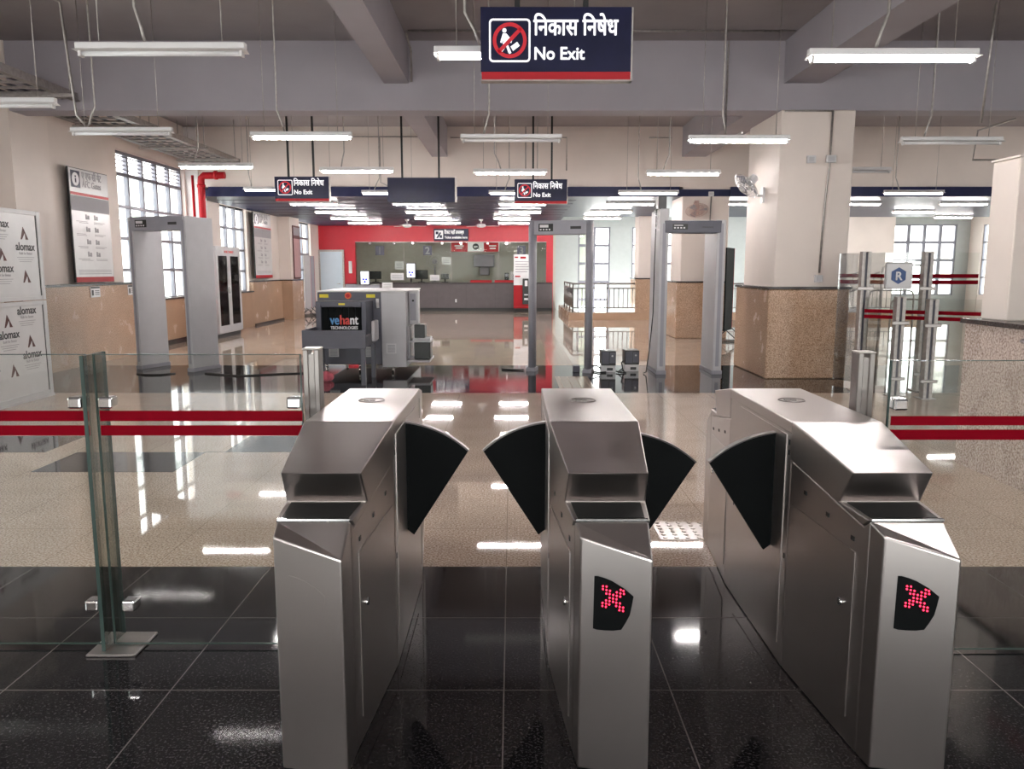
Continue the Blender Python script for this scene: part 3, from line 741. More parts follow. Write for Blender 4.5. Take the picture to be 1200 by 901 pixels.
# ------------------------------------------------------------------ TUBE LIGHTS
def make_light(lit):
    t = thing('tube_light', 'x', 'tube light', (0, 0, 0))
    L = 1.16
    hs = MB().box(-L/2, L/2, -.028, .028, .042, .085, .005).prism([(-L/2, -.028, .042), (-L/2, .028, .042), (-L/2, .075, .028), (-L/2, -.075, .028)], (L, 0, 0)).build('housing', LAMPH, t)
    m = MB().tube([(-L/2 + .02, 0, .014), (L/2 - .02, 0, .014)], .017, 12)
    m.build('diffuser', LAMPON if lit else LAMPOFF, t)
    for s in (-1, 1): MB().box(s * (L/2 - .02) - (.02 if s > 0 else 0), s * (L/2 - .02) + (0 if s > 0 else .02), -.03, .03, -.008, .042, .003).build('end_cap', LAMPH, t)
    return t
PROTO = {True: make_light(True), False: make_light(False)}
USED = {True: False, False: False}
PARTS = {k: list(v.children) for k, v in PROTO.items()}
def hangers(t, x, y, z, top, conduit, seed):
    r = random.Random(seed)
    for s in (-1, 1): MB().tube([(x + s * .42, y, z + .08), (x + s * .42, y, top)], .004, 5).build('hanger_wire', GALV, t, True)
    if conduit:
        xx = x + r.uniform(-.45, -.1); k = r.choice((-1, 1)) * r.uniform(.04, .12)
        MB().tube([(xx, y + .02, z + .085), (xx + k * .4, y + .02, z + .2), (xx + k, y + .02, z + .32), (xx + k, y + .02, top - .03), (xx + k + r.uniform(.2, .5), y + .02, top - .025)], .011, 6).build('conduit', GALV, t, True)
def light(x, y, z, lit, label, top=4.64, cond=True):
    if USED[lit]:
        t = PROTO[lit].copy(); COL.objects.link(t)
        for ch in PARTS[lit]:
            c = ch.copy(); COL.objects.link(c); c.parent = t
    else: t = PROTO[lit]; USED[lit] = True
    t.location = (x, y, z); t['label'] = label; t['group'] = 'suspended tube lights'
    if top - z > .3: hangers(t, x, y, z, top, cond, int(x * 31 + y * 17))
    elif top > z + .08:
        for s in (-1, 1): MB().box(x + s * .4 - .015, x + s * .4 + .015, y - .015, y + .015, z + .085, top).build('ceiling_mount', LAMPH, t, True)
LS = [  # px centre, py centre, Y, lit, what singles it out
 (189, 60, 5.7, 0, 'unlit white tube light hanging in the first row nearest the windowed wall'),
 (604, 64, 5.95, 1, 'lit tube light half hidden behind the large No Exit sign'),
 (1046, 67, 5.7, 1, 'lit tube light in the first row below the wide ceiling beam'),
 (-10, 122, 7.4, 0, 'unlit tube light cut by the picture edge below the cable tray'),
 (143, 155, 9.4, 0, 'unlit tube light below the cable tray in the second row'),
 (353, 160, 9.4, 1, 'lit tube light in the second row between cable tray and lengthwise beam'),
 (599, 163, 9.4, 0, 'unlit tube light in the second row below the large No Exit sign'),
 (866, 164, 9.4, 1, 'lit tube light in the second row in front of the wall fan column'),
 (1115, 166, 9.4, 0, 'unlit tube light in the second row beyond the wall fan column'),
 (253, 195, 12.8, 1, 'lit tube light in the third row above the first detector'),
 (418, 200, 12.8, 1, 'lit tube light in the third row above the scanner'),
 (598, 202, 12.8, 1, 'lit tube light in the third row before the small sign over the rounded detector'),
 (801, 203, 12.8, 1, 'lit tube light in the third row beside the wall fan'),
 (1001, 200, 12.8, 0, 'dark unlit tube light in the third row half behind the wall fan column'),
 (320, 222, 16.1, 1, 'lit tube light in the fourth row behind the small sign nearest the windows'),
 (458, 226, 16.1, 1, 'lit tube light in the fourth row partly behind the blank navy sign'),
 (606, 226, 16.6, 1, 'lit tube light in the fourth row behind the small sign over the rounded detector'),
 (760, 226, 15.7, 1, 'lit tube light in the fourth row at the end of the navy fascia'),
 (1071, 226, 15.7, 1, 'lit tube light in the fourth row above the far glass barriers'),
]
for px, py, Y, lit, lb in LS:
    p = at(px, py, Y); light(p.x, p.y, p.z - .03, bool(lit), lb)
for k, (x, y) in enumerate(((-2.4, 2.3), (2.6, 2.3), (-2.4, -1.1), (2.6, -1.1), (-4.8, -4.5), (0, -4.5), (4.9, -4.5))):  # extra tubes out of view, added for the light on the gate fronts
    light(x, y, 3.0, True, 'added unseen tube light over the black floor before the gates, number %s back from them' % ('one', 'two', 'three', 'four', 'five', 'six', 'seven')[k])
ROWW = ['first', 'second', 'third', 'fourth']
COLW = ['nearest the windowed wall', 'in line with the scanner', 'in line with the standee', 'next to the clad columns']
XS = {0: (-4.72, -2.28, .25, 2.82), 1: (-4.78, -2.32, .22, 2.7), 2: (-4.95, -2.4, 0.0, 2.75), 3: (-4.95, -2.3, .1)}
for r, Y in enumerate((19.3, 22.0, 24.6, 27.2)):
    for c, x in enumerate(XS[r]):
        light(x, Y, 3.06, True, 'lit tube light under the navy ceiling, %s row in, %s' % (ROWW[r], COLW[c]), 3.15)
for x, y, lb in ((5.5, 19.3, 'lit tube light under the navy ceiling seen just past the wall fan'), (5.3, 22, 'lit tube light under the navy ceiling low beside the black standee'),
                 (8.2, 19.3, 'lit tube light under the navy ceiling beside the wall fan column edge'), (10.75, 19.3, 'lit tube light under the navy ceiling before the partition post'),
                 (10.9, 22, 'lit tube light under the navy ceiling in line with the grid window'), (13.2, 24.2, 'lit tube light at the far edge of the navy ceiling above the grid window')):
    light(x, y, 3.06, True, lb, 3.15)

# ------------------------------------------------------------------ CABLE TRAY, CONDUITS, PIPE
t = thing('cable_tray', 'long grey ladder cable tray hung along the windowed wall', 'cable tray', (-6.45, 6, 3.88))
for x in (-6.0, -6.9): MB().box(x - .015, x + .015, 3, 18, 3.84, 3.95).box(x - .045, x + .045, 3, 18, 3.84, 3.848).build('side_rail', GALV, t, True)
m = MB()
for k in range(50): m.box(-6.9, -6.0, 3.1 + k * .3, 3.14 + k * .3, 3.845, 3.87)
m.build('rung_slats', GALV, t, True)
for k, x in enumerate((-6.75, -6.6, -6.42, -6.2)): MB().tube([(x, 3, 3.885), (x + .03, 8, 3.885), (x - .02, 13, 3.885), (x, 18, 3.885)], .018, 6).build('tray_cable', DGREY, t, True)
for k, y in enumerate((6.5, 8.6, 10.9, 13.2, 15.5, 17.2)):
    t = thing('tray_support', 'steel channel on two rods carrying the cable tray, %s along from the gates' % ('first', 'second', 'third', 'fourth', 'fifth', 'sixth')[k], 'tray support', (-6.45, y, 3.8), group='cable tray supports')
    MB().box(-7.05, -5.75, y - .02, y + .02, 3.80, 3.84).build('channel', GALV, t, True)
    for x in (-7.0, -5.82): MB().tube([(x, y, 3.8), (x, y, 4.64 if not 11.3 < y < 11.9 else 3.72)], .009, 6).build('hanger_rod', GALV, t, True)
t = thing('fire_pipe', 'red fire riser pipe with an elbow on the windowed wall', 'pipe', (-6.75, 17.6, 0))
MB().tube([(-6.72, 17.6, 0), (-6.72, 17.6, 3.42), (-6.71, 17.6, 3.5), (-6.66, 17.6, 3.55), (-6.2, 17.6, 3.56)], .075, 14).build('riser', RED, t, True)
MB().tube([(-6.88, 17.55, 0), (-6.88, 17.55, 3.55)], .03, 10).build('thin_pipe', RED, t, True)
MB().tube([(-6.42, 17.6, 3.56), (-6.36, 17.6, 3.56)], .095, 14).tube([(-6.72, 17.6, 3.3), (-6.72, 17.6, 3.36)], .09, 14).build('flange', RED, t, True)
def conduit(pts, label, r=.014):
    tag(MB().tube(pts, r, 7).build('conduit', GALV), label, 'conduit', 'grey electrical conduits')
conduit([(-1.36, 10.9, 4.62), (3.7, 10.9, 4.62)], 'long grey conduit along the ceiling behind the large sign')
conduit([(-1.38, 10.9, 4.6), (-1.38, 11.38, 4.5), (-1.38, 11.38, 4.1)], 'short grey conduit dropping beside the lengthwise beam')
conduit([(-6.0, 9.2, 4.62), (-5.3, 9.3, 4.61), (-5.05, 9.38, 4.5), (-5.0, 9.46, 3.3), (-4.9, 9.46, 3.18)], 'bent grey conduit dropping past the cable tray to an unlit light')
conduit([(2.95, 11.36, 4.62), (2.95, 11.36, 4.58), (2.95, 11.36, 3.3), (2.8, 10, 3.2)], 'grey conduit drop on the cross beam face above the wall fan column')
conduit([(5.9, 9.5, 4.62), (5.5, 9.45, 4.6), (5.42, 9.4, 4.5), (5.36, 9.4, 3.2)], 'grey conduit drop above the partition post with a bend at the ceiling')
conduit([(-4.3, 17.96, 4.35), (-4.1, 17.96, 4.42), (-1.9, 17.96, 4.42)], 'grey conduit looping along the cream upper wall behind the small sign')
conduit([(-2.9, 17.96, 4.42), (-2.9, 17.96, 3.45), (-2.6, 17.9, 3.3)], 'grey conduit dropping down the upper wall beside the blank sign')
conduit([(-1.35, 17.96, 4.4), (1.2, 17.96, 4.4), (1.2, 17.96, 3.7)], 'grey conduit along the upper wall above the rounded detector sign')
conduit([(.3, 17.96, 4.64), (.3, 17.96, 3.6)], 'straight grey conduit down the upper wall between the two sign poles')
conduit([(3.0, 17.96, 4.4), (3.5, 17.96, 4.4)], 'short conduit along the upper wall by the fan column')
conduit([(7.4, 12.1, 3.74), (6.86, 12.1, 3.57), (6.82, 12.1, 3.15), (9.5, 12.1, 3.15)], 'grey conduit with a horizontal run high above the partition post')
conduit([(4.40, 11.3, 3.70), (4.40, 11.32, 3.0), (4.36, 11.32, 2.4), (4.34, 11.32, 1.5)], 'grey conduit running down the near face of the wall fan column')
conduit([(3.75, 11.34, 3.70), (4.40, 11.3, 3.70)], 'grey conduit run at the head of the wall fan column', .012)
conduit([(4.42, 18.02, 3.2), (4.40, 18.02, 1.7)], 'grey conduit on the clad column behind the last detector')
def box(name, x, y, z, w, h, dpt, m_, label, cat, inner=None):
    t = thing(name, label, cat, (x, y, z))
    MB().box(x - w/2, x + w/2, y - dpt, y, z - h/2, z + h/2, .006, 2).build('housing', m_, t, True)
    MB().box(x - w*.3, x + w*.3, y - dpt - .004, y - dpt, z - h*.3, z + h*.3, .002).build('face_plate', inner or LGREY, t, True)
box('switch_box', 4.14, 11.34, 3.055, .12, .10, .05, WGREY, 'white switch box on the fan column, the one nearer the fan', 'switch box')
box('switch_box', 4.40, 11.30, 3.055, .13, .10, .05, WGREY, 'white switch box on the fan column, in line with the conduit', 'switch box')
box('switch_box', 4.33, 11.34, 1.42, .11, .10, .05, WGREY, 'white socket box low on the fan column just above the granite', 'switch box')
box('switch_box', 4.41, 18.03, 3.2, .12, .1, .05, WGREY, 'white box on the clad column above the far wall fan', 'switch box')
box('switch_box', 4.40, 18.03, 1.65, .12, .12, .05, WGREY, 'white box on the clad column above its granite foot', 'switch box')

# ------------------------------------------------------------------ FANS
def wall_fan(c, nrm, base, bn, label, R=.24, mcol=None):
    c, nrm, base, bn = Vector(c), Vector(nrm).normalized(), Vector(base), Vector(bn)
    t = thing('wall_fan', label, 'fan', base)
    g = mcol or WGREY
    u = nrm.orthogonal().normalized(); v = nrm.cross(u)
    cg = MB()
    for k, (off, rr) in enumerate(((.07, .10), (.05, .18), (0, 1.0), (-.05, .18), (.035, .6), (-.035, .6))):
        rad = R * (rr if rr > .2 else rr + .3) if rr < 1 else R
        cg.tube([c + nrm * off + (u * math.cos(a) + v * math.sin(a)) * rad for a in [2*math.pi*j/28 for j in range(28)]], .005, 5, closed=True)
    for j in range(24):
        a = 2*math.pi*j/24; d = u * math.cos(a) + v * math.sin(a)
        cg.tube([c + nrm * .07 + d * R * .1, c + nrm * .045 + d * R * .6, c + d * R, c - nrm * .045 + d * R * .6, c - nrm * .06 + d * R * .2], .0028, 4)
    cg.build('cage', CHROME if mcol is None else g, t, True)
    for j in range(3):
        a = 2*math.pi*j/3; d = u * math.cos(a) + v * math.sin(a); e = nrm.cross(d)
        MB().prism([c + d * .04 + e * .03 + nrm * .015, c + d * R * .88 + e * .08 + nrm * .015, c + d * R * .9 - e * .05 - nrm * .015, c + d * .04 - e * .03 - nrm * .015], nrm * .004).build('blade', MGREY, t, True)
    MB().tube([c - nrm * .05, c - nrm * .09, c - nrm * .19, c - nrm * .21], [.05, .065, .06, .03], 14).build('motor', g, t, True)
    MB().disc(c + nrm * .075, nrm, .035, .012, 16).build('hub_cap', g, t, True)
    p = c - nrm * .15
    MB().tube([p, p + Vector((0, 0, -.14)), (p + base) / 2 + Vector((0, 0, -.12)), base], .018, 8).build('bracket_arm', g, t, True)
    q = bn.cross(Vector((0, 0, 1)))
    MB().prism([base + q * .05 + Vector((0,0,.11)), base - q * .05 + Vector((0,0,.11)), base - q * .05 - Vector((0,0,.11)), base + q * .05 - Vector((0,0,.11))], bn * .03).build('wall_plate', g, t, True)
wall_fan((3.38, 11.75, 2.74), (-.73, -.2, -.68), (3.685, 11.9, 2.62), (-1, 0, 0), 'white wall fan tilted down on the side of the nearest clad column', R=.21)
FANR = mat('rusty_fan_paint', (.52, .36, .32), .5, var=.1)
wall_fan((4.03, 17.65, 2.82), (0, -.55, -.85), (4.1, 18.02, 2.95), (0, -1, 0), 'brownish wall fan on the clad column behind the last detector', R=.24, mcol=FANR)
def ceiling_fan(x, y, label, a0):
    t = thing('ceiling_fan', label, 'ceiling fan', (x, y, 3.15))
    MB().tube([(x, y, 3.15), (x, y, 3.0)], .02, 8).tube([(x, y, 3.15), (x, y, 3.10), (x, y, 3.09)], [.07, .05, .02], 14).build('down_rod', WGREY, t, True)
    MB().tube([(x, y, 3.01), (x, y, 2.99), (x, y, 2.91), (x, y, 2.89)], [.05, .14, .14, .06], 18).build('motor', WGREY, t, True)
    for k in range(3):
        a = a0 + 2*math.pi*k/3; d = Vector((math.cos(a), math.sin(a), 0)); e = Vector((-d.y, d.x, 0)); c = Vector((x, y, 2.94))
        MB().prism([c + d*.14 + e*.05, c + d*.6 + e*.07, c + d*.62 - e*.05, c + d*.14 - e*.04], (0, 0, .008)).build('blade', WGREY, t, True)
ceiling_fan(-3.4, 26.2, 'white ceiling fan before the red wall, the one nearer the red door', .3)
ceiling_fan(-1.0, 26.2, 'white ceiling fan before the red wall, the one nearer the ticket sign end', .35)

# ------------------------------------------------------------------ POSTERS, BOARD, NOTICES
def poster(name, X, y0, y1, z0, z1, label, cat='information poster', title=True):
    t = thing(name, label, cat, (X, y0, z0))
    W, h = y1 - y0, z1 - z0
    MB().box(X - .03, X - .002, y0, y1, z0, z1).build('backing', BLACK, t, True)
    b = MB().box(X - .002, X + .004, y0 + .02, y1 - .015, z0 + .05 * h, z1 - .012).build('sheet', SHEET, t, True)
    MB().box(X + .004, X + .006, y0 + .02, y1 - .015, z0 + .63 * h, z0 + .76 * h).build('grey_band', GREYT, b, True)
    MB().box(X + .004, X + .006, y0 + .02, y1 - .015, z0 + .765 * h, z0 + .79 * h).build('red_band', RED, b, True)
    MB().box(X - .002, X + .005, y0 + .02, y1 - .015, z0 + .008, z0 + .05 * h).build('red_foot', RED, b, True)
    m = MB().box(X + .004, X + .006, y0 + .05 * W, y0 + .27 * W, z0 + .83 * h, z0 + .975 * h); m.build('symbol_square', NAVY, b, True)
    m = MB().tube([(X + .006, y0 + .16*W, z0 + .902*h), (X + .008, y0 + .16*W, z0 + .902*h)], .085 * W, 20); sy = m.build('symbol_disc', WHITET, b, True)
    MB().box(X + .008, X + .0095, y0 + .145*W, y0 + .175*W, z0 + .872*h, z0 + .91*h).box(X + .008, X + .0095, y0 + .145*W, y0 + .175*W, z0 + .918*h, z0 + .932*h).build('symbol_mark', NAVY, b, True)
    m = MB()
    text_bm(m, '\u090f \u090f\u092b \u0938\u0940 \u0917\u0947\u091f', .15 * W / 1.1, (X + .005, y0 + .32*W, z0 + .915*h), SIDEX, bold=.003, width=.5 * W)
    m.build('lettering', GREYT, b, True); m = MB()
    text_bm(m, 'AFC Gates', .13 * W / 1.1, (X + .005, y0 + .32*W, z0 + .845*h), SIDEX, bold=.002, width=.48 * W)
    m.build('lettering', GREYT, b, True); m = MB()
    r = random.Random(int(y0))
    def bar(u0, u1, w, th): m.box(X + .004, X + .0055, y0 + u0*W, y0 + u1*W, z0 + w*h, z0 + (w + th)*h)
    for w in (.55, .44, .33, .22):
        for u in (.34, .56):
            hh = .045
            bar(u, u + .035, w + .012, hh); bar(u + .05, u + .1, w + .012, hh * .8); bar(u + .02, u + .09, w + .015, .012)
        for k in range(2):
            a = r.uniform(.08, .2); bar(a, a + r.uniform(.2, .3), w - .012 - .012*k, .005); bar(.55, .55 + r.uniform(.2, .32), w - .012 - .012*k, .005)
    for k in range(3): bar(.08, .93, .075 + .016*k, .006)
    m.build('print_pattern', GREYT, b, True)
poster('information_poster', -7.08, 13.0, 14.25, 1.33, 3.18, 'tall white gate information poster on the windowed wall above two small notices')
poster('information_poster', -7.05, 22.05, 23.6, 1.3, 3.1, 'tall pale information poster between the far windows beyond the hose cabinet')
t = thing('information_poster', 'narrow dark maroon poster on the pilaster beside the red wall', 'information poster', (-6.82, 25.3, 1.3))
MB().box(-6.825, -6.80, 25.05, 25.85, 1.25, 2.9).build('backing', MAROON, t, True)
MB().box(-6.80, -6.796, 25.1, 25.8, 1.3, 2.5).build('sheet', mat('pink_sheet', (.45, .28, .28), .4), t, True)
MB().box(-6.80, -6.796, 25.1, 25.8, 2.6, 2.85).build('title_band', GREYT, t, True)
for y, lb, mk in ((13.12, 'small white notice stuck below the gate poster', 0), (14.4, 'small white notice stuck near the louvered window', 1)):
    t = thing('notice', lb, 'notice', (-6.92, y, 1.1))
    MB().box(-6.925, -6.919, y, y + .30, 1.09, 1.27).build('sheet', SHEET, t, True)
    m = MB().box(-6.919, -6.917, y + .01, y + .29, 1.235, 1.265); m.build('title_band', DARKT, t, True)
    m = MB().box(-6.919, -6.917, y + .03, y + .09, 1.12, 1.21)
    for k in range(3): m.box(-6.919, -6.917, y + .13, y + .27, 1.13 + .03*k, 1.142 + .03*k)
    m.build('printed_mark', DARKT, t, True)

# framed sheet board
BX = -5.72
for nm, z0, z1, lb in (('sheet_board', 1.185, 2.235, 'white framed panel printed with repeated logos, the upper of two'), ('sheet_board', .03, 1.175, 'white framed panel printed with repeated logos, the lower of two')):
    t = thing(nm, lb, 'panel', (BX, 8.6, z0), group='framed sheet panels')
    ya, yb = 7.6, 9.78
    MB().box(BX - .05, BX + .012, yb - .07, yb, z0, z1, .004).box(BX - .05, BX + .012, ya, yb - .07, z0, z0 + .05, .004).box(BX - .05, BX + .012, ya, yb - .07, z1 - .05, z1, .004).box(BX - .05, BX + .012, ya, ya + .07, z0 + .05, z1 - .05, .004).build('frame', WGREY, t, True)
    sh = MB().box(BX - .02, BX, ya + .07, yb - .07, z0 + .05, z1 - .05).build('sheet', SHEET, t, True)
    if z0 < .5: MB().box(BX - .05, BX + .02, ya, yb, 0, .03).build('foot_rail', WGREY, t, True)
    MB().box(BX, BX + .003, yb - .085, yb - .07, z0 + .05, z1 - .05).build('dark_edge_strip', DARKT, t, True)  # dark strip on the sheet along the frame
    logos = [(9.0, 2.02, 0), (9.46, 1.77, 1), (9.02, 1.52, 1), (9.44, 1.27, 2), (8.5, 1.8, 1), (8.5, 1.3, 1)] if z0 > .5 else [(9.38, 1.03, 0), (9.02, .77, 1), (9.42, .51, 1), (8.62, .42, 0), (9.06, .2, 1), (8.4, .75, 1)]
    for y, z, k in logos:
        mw, mt, mg = MB(), MB(), MB()
        if k != 2 or True:
            zz = z
            if zz - .14 > z0 + .06:
                text_bm(mw, 'alomax', .13, (BX + .001, y, zz), SIDEX, align='CENTER', bold=.003, ext=.001, width=.36)
                text_bm(mg, 'Built for Better', .045, (BX + .001, y, zz - .05), SIDEX, align='CENTER', ext=.0006, width=.25)
                for q in range(3): mg.box(BX, BX + .0008, y - .17 + .02*q, y + .16 - .03*q, zz - .085 - .025*q, zz - .079 - .025*q)
            if zz + .27 < z1 - .05:
                mt.prism([(BX, y - .02, zz + .27), (BX, y + .01, zz + .20), (BX, y - .05, zz + .125), (BX, y - .075, zz + .125)], (.0015, 0, 0))
                mt.prism([(BX, y - .015, zz + .27), (BX, y + .075, zz + .125), (BX, y + .02, zz + .125), (BX, y + .015, zz + .19)], (.0015, 0, 0))
        for mm, nm2, ma in ((mw, 'lettering', DARKT), (mt, 'printed_logo', MAROON), (mg, 'print_pattern', GREYT)):
            if len(mm.bm.verts): mm.build(nm2, ma, sh, True)

# hose cabinet
t = thing('hose_cabinet', 'grey fire hose cabinet with two dark glass doors', 'cabinet', (-6.7, 18.4, 0))
cx0, cx1, ca, cz = -6.88, -6.56, 17.75, 2.06
cb_ = 19.3
MB().box(cx0, cx0 + .02, ca, cb_, .1, cz).box(cx0, cx1, ca, ca + .02, .1, cz).box(cx0, cx1, cb_ - .02, cb_, .1, cz).box(cx0, cx1, ca, cb_, cz - .02, cz).box(cx0, cx1, ca, cb_, .1, .12).build('carcass', LGREY, t, True)
MB().box(cx0, cx1 - .03, ca + .02, cb_ - .02, 0, .1).build('plinth', BLACK, t, True)
for k in range(2):
    a = ca + k * .775; b = a + .77
    dr = MB().box(cx1, cx1 + .025, a, a + .1, .12, cz).box(cx1, cx1 + .025, b - .1, b, .12, cz).box(cx1, cx1 + .025, a + .1, b - .1, .12, .28).box(cx1, cx1 + .025, a + .1, b - .1, 1.85, cz).build('door', LGREY, t, True)
    MB().box(cx1 + .01, cx1 + .016, a + .1, b - .1, .28, 1.85).build('door_glass', SMOKE, dr, True)
    MB().box(cx1 + .025, cx1 + .04, (b - .08) if k == 0 else a + .05, (b - .05) if k == 0 else a + .08, 1.0, 1.15).build('handle', CHROME, dr, True)
for z in (.28, .98): MB().box(-6.855, -6.59, 17.775, 19.275, z, z + .02).build('shelf', LGREY, t, True)
m = MB(); text_bm(m, 'HOSE CABINET', .07, (cx1 + .026, ca + .5, 1.92), SIDEX, bold=.002, width=.6); m.build('lettering', REDT, t, True)
t = thing('fire_hose', 'coiled red fire hose behind the cabinet glass', 'hose', (-6.7, 18.15, .4))
hm = MB()
for k in range(7): hm.tube([(-6.72 + .09*math.cos(a), 18.15 + .2*math.sin(a), .33 + k*.06) for a in [2*math.pi*j/20 for j in range(20)]], .03, 8, closed=True)
hm.build('hose_coil', RED, t, True)
MB().box(-6.8, -6.62, 17.95, 18.35, 1.05, 1.3, .02).build('hose_saddle', RED, t, True)
t = thing('fire_bucket', 'red fire fitting beside the coiled hose in the cabinet', 'fire fitting', (-6.72, 18.95, 1.1))
MB().tube([(-6.72, 18.8, 1.15), (-6.72, 19.1, 1.15)], .1, 14).build('drum', RED, t, True)
MB().box(-6.85, -6.6, 18.9, 18.98, 1.04, 1.09).build('saddle', RED, t, True)

# ------------------------------------------------------------------ TICKET WINDOW
t = thing('ticket_counter', 'long dark ticket counter below the ticket window', 'counter', (-1.7, 29.9, 0))
MB().box(-4.93, 1.5, 29.75, 29.99, .12, 1.02, .004).build('front_panel', COUNTER, t, True)
MB().box(-4.93, 1.50, 29.65, 29.99, 1.02, 1.06, .006).build('counter_top', DCAP, t, True)
MB().box(-4.93, 1.5, 29.78, 29.99, 0, .12).build('plinth', BLACK, t, True)
m = MB()
for k in range(1, 6): m.box(-4.95 + k*1.08, -4.945 + k*1.08, 29.747, 29.75, .12, 1.02)
m.build('joint_strips', DARKT, t, True)
MB().box(-2.12, -2.06, 29.742, 29.75, .33, .45).build('white_sticker', SHEET, t, True)
struct('wall_back', MB().box(-5.85, -4.95, 29.95, 30.15, 0, .98), MGREY, 'low grey wall under the first ticket position', 'wall')
t = thing('window_11', 'wide ticket window of clear glass panes above the counter', 'window', (-2.3, 30.1, 1.06), kind='structure')
MB().box(-5.85, 1.28, 30.08, 30.09, 1.06, 2.57).build('glass_pane', TGLASS, t, True)
m = MB()
for x in (-4.05, -2.28, -.5): m.box(x - .008, x + .008, 30.07, 30.1, 1.06, 2.57)
m.box(-5.85, 1.28, 30.06, 30.11, 2.54, 2.57); m.build('frame_joints', GALV, t, True)
m = MB()
for x in (-5.3, -4.4, -3.7, -2.6, -1.9, -.9, -.2, .8): m.box(x - .04, x + .04, 30.05, 30.07, 2.47, 2.55)
m.build('clips', CHROME, t, True)
def plate(name, px0, py0, px1, py1, Y, label, cat, m_, txt=None, tm=None, dpt=.02):
    a, b = at(px0, py1, Y), at(px1, py0, Y)
    t = thing(name, label, cat, ((a.x + b.x)/2, Y, a.z))
    s = MB().box(a.x, b.x, Y, Y + dpt, a.z, b.z).build('sheet', m_, t, True)
    return t, s, a, b
for px, n, lb in ((469, '1', 'nearest the red door'), (555, '2', 'between the two lit screens and the banner'), (724, '3', 'behind the standee')):
    pass
for px0, px1, n, lb in ((440, 450, '1', 'violet square number one plate inside the ticket window'), (496, 506, '2', 'violet square number two plate inside the ticket window'), (606, 616, '3', 'violet square number three plate behind the standee')):
    t, s, a, b = plate('counter_number', px0, 288, px1, 299, 30.3, lb, 'number plate', mat('violet_plate', (.13, .12, .19), .4))
    m = MB(); text_bm(m, n, .36, ((a.x + b.x)/2, 30.298, a.z + .05), CAMX, align='CENTER', bold=.01); m.build('numeral', GREYT if n != '2' else LGREY, t, True)
t, s, a, b = plate('banner', 528, 283, 584, 295, 30.35, 'red and white banner strip at the head of the ticket window', 'banner', RED)
MB().box(a.x + .65, a.x + 1.25, 30.343, 30.35, a.z + .01, b.z).build('white_field', SHEET, t, True)
MB().disc((a.x + .95, 30.34, (a.z + b.z)/2), (0, 1, 0), .12, .006, 20).build('printed_disc', DARKT, t, True)
MB().box(a.x + .88, a.x + 1.02, 30.333, 30.337, (a.z+b.z)/2 - .02, (a.z+b.z)/2 + .02).build('printed_mark', SHEET, t, True)
m = MB().box(a.x + .15, a.x + .5, 30.343, 30.349, a.z + .2, a.z + .24).box(a.x + .2, a.x + .45, 30.343, 30.349, a.z + .12, a.z + .16).box(a.x + 1.45, a.x + 1.72, 30.343, 30.349, a.z + .2, a.z + .24).box(a.x + 1.48, a.x + 1.7, 30.343, 30.349, a.z + .1, a.z + .15)
m.build('print_pattern', SHEET, t, True)
for px0, py0, px1, py1, lb in ((423, 318, 432, 333, 'upright lit display with a blue logo at the first ticket position'), (477, 309, 486, 325, 'upright lit display with a blue logo at the second ticket position')):
    a, b = at(px0, py1, 29.9), at(px1, py0, 29.9)
    t = thing('ticket_display', lb, 'display', ((a.x+b.x)/2, 29.9, a.z), group='lit ticket displays')
    MB().box(a.x - .02, b.x + .03, 29.9, 29.95, a.z - .03, b.z + .02, .006).build('casing', BLACK, t, True)
    MB().box(a.x, b.x, 29.895, 29.9, a.z, b.z).build('screen', SCREEN, t, True)
    cz = a.z + .15; cx = (a.x+b.x)/2; m = MB()
    for k in range(3):
        q = 2*math.pi*k/3 + .5; c = Vector((cx + .06*math.cos(q), 29.892, cz + .06*math.sin(q)))
        m.disc(c, (0, 1, 0), .042, .004, 12)
    m.build('screen_logo', SCRBLUE, t, True)
    MB().box(cx - .03, cx + .03, 29.92, 29.96, 1.06 if px0 > 450 else .98, a.z - .02).box(cx - .1, cx + .1, 29.86, 30.0, 1.06 if px0 > 450 else .98, 1.075 if px0 > 450 else .995).build('stand', BLACK, t, True)
SM = 0
for px0, py0, px1, py1, lb in ((463, 306, 473, 316, 'white notice fixed high between the two lit displays'), (458, 320, 473, 328, 'white wide notice low between the two lit displays'),
                               (504, 322, 515, 328.6, 'white notice leaning on the counter beside the second display'), (518, 301, 528, 310, 'white square notice on the office wall beside the second plate'), (448, 331, 460, 339, 'white notice card on the counter edge just above the scanner top')):
    Y = 29.62 if py0 > 330 else 29.94 if py0 > 318 else 30.12
    t, s, a, b = plate('notice', px0, py0, px1, py1, Y, lb, 'notice', SHEET)
    m = MB()
    for k in range(3): m.box(a.x + .05, b.x - .05, Y - .003, Y, a.z + (b.z - a.z) * (.25 + .2*k), a.z + (b.z - a.z) * (.31 + .2*k))
    m.build('print_pattern', GREYT, t, True)
def monitor(x, y, w, h, label, z=1.06):
    t = thing('monitor', label, 'monitor', (x, y, z))
    MB().box(x - w/2, x + w/2, y, y + .04, z + .12, z + .12 + h, .008).build('screen_back', BLACK, t, True)
    MB().box(x - .03, x + .03, y + .04, y + .07, z + .02, z + .3).build('stand_neck', BLACK, t, True)
    MB().box(x - .12, x + .12, y - .05, y + .15, z, z + .02, .004).build('stand_foot', BLACK, t, True)
monitor(-3.45, 30.5, .5, .34, 'black monitor back behind the second lit display')
monitor(-5.2, 30.5, .45, .3, 'black monitor back behind the first lit display')
monitor(-1.55 - 1.0, 30.45, .3, .2, 'small black monitor behind the counter notice')
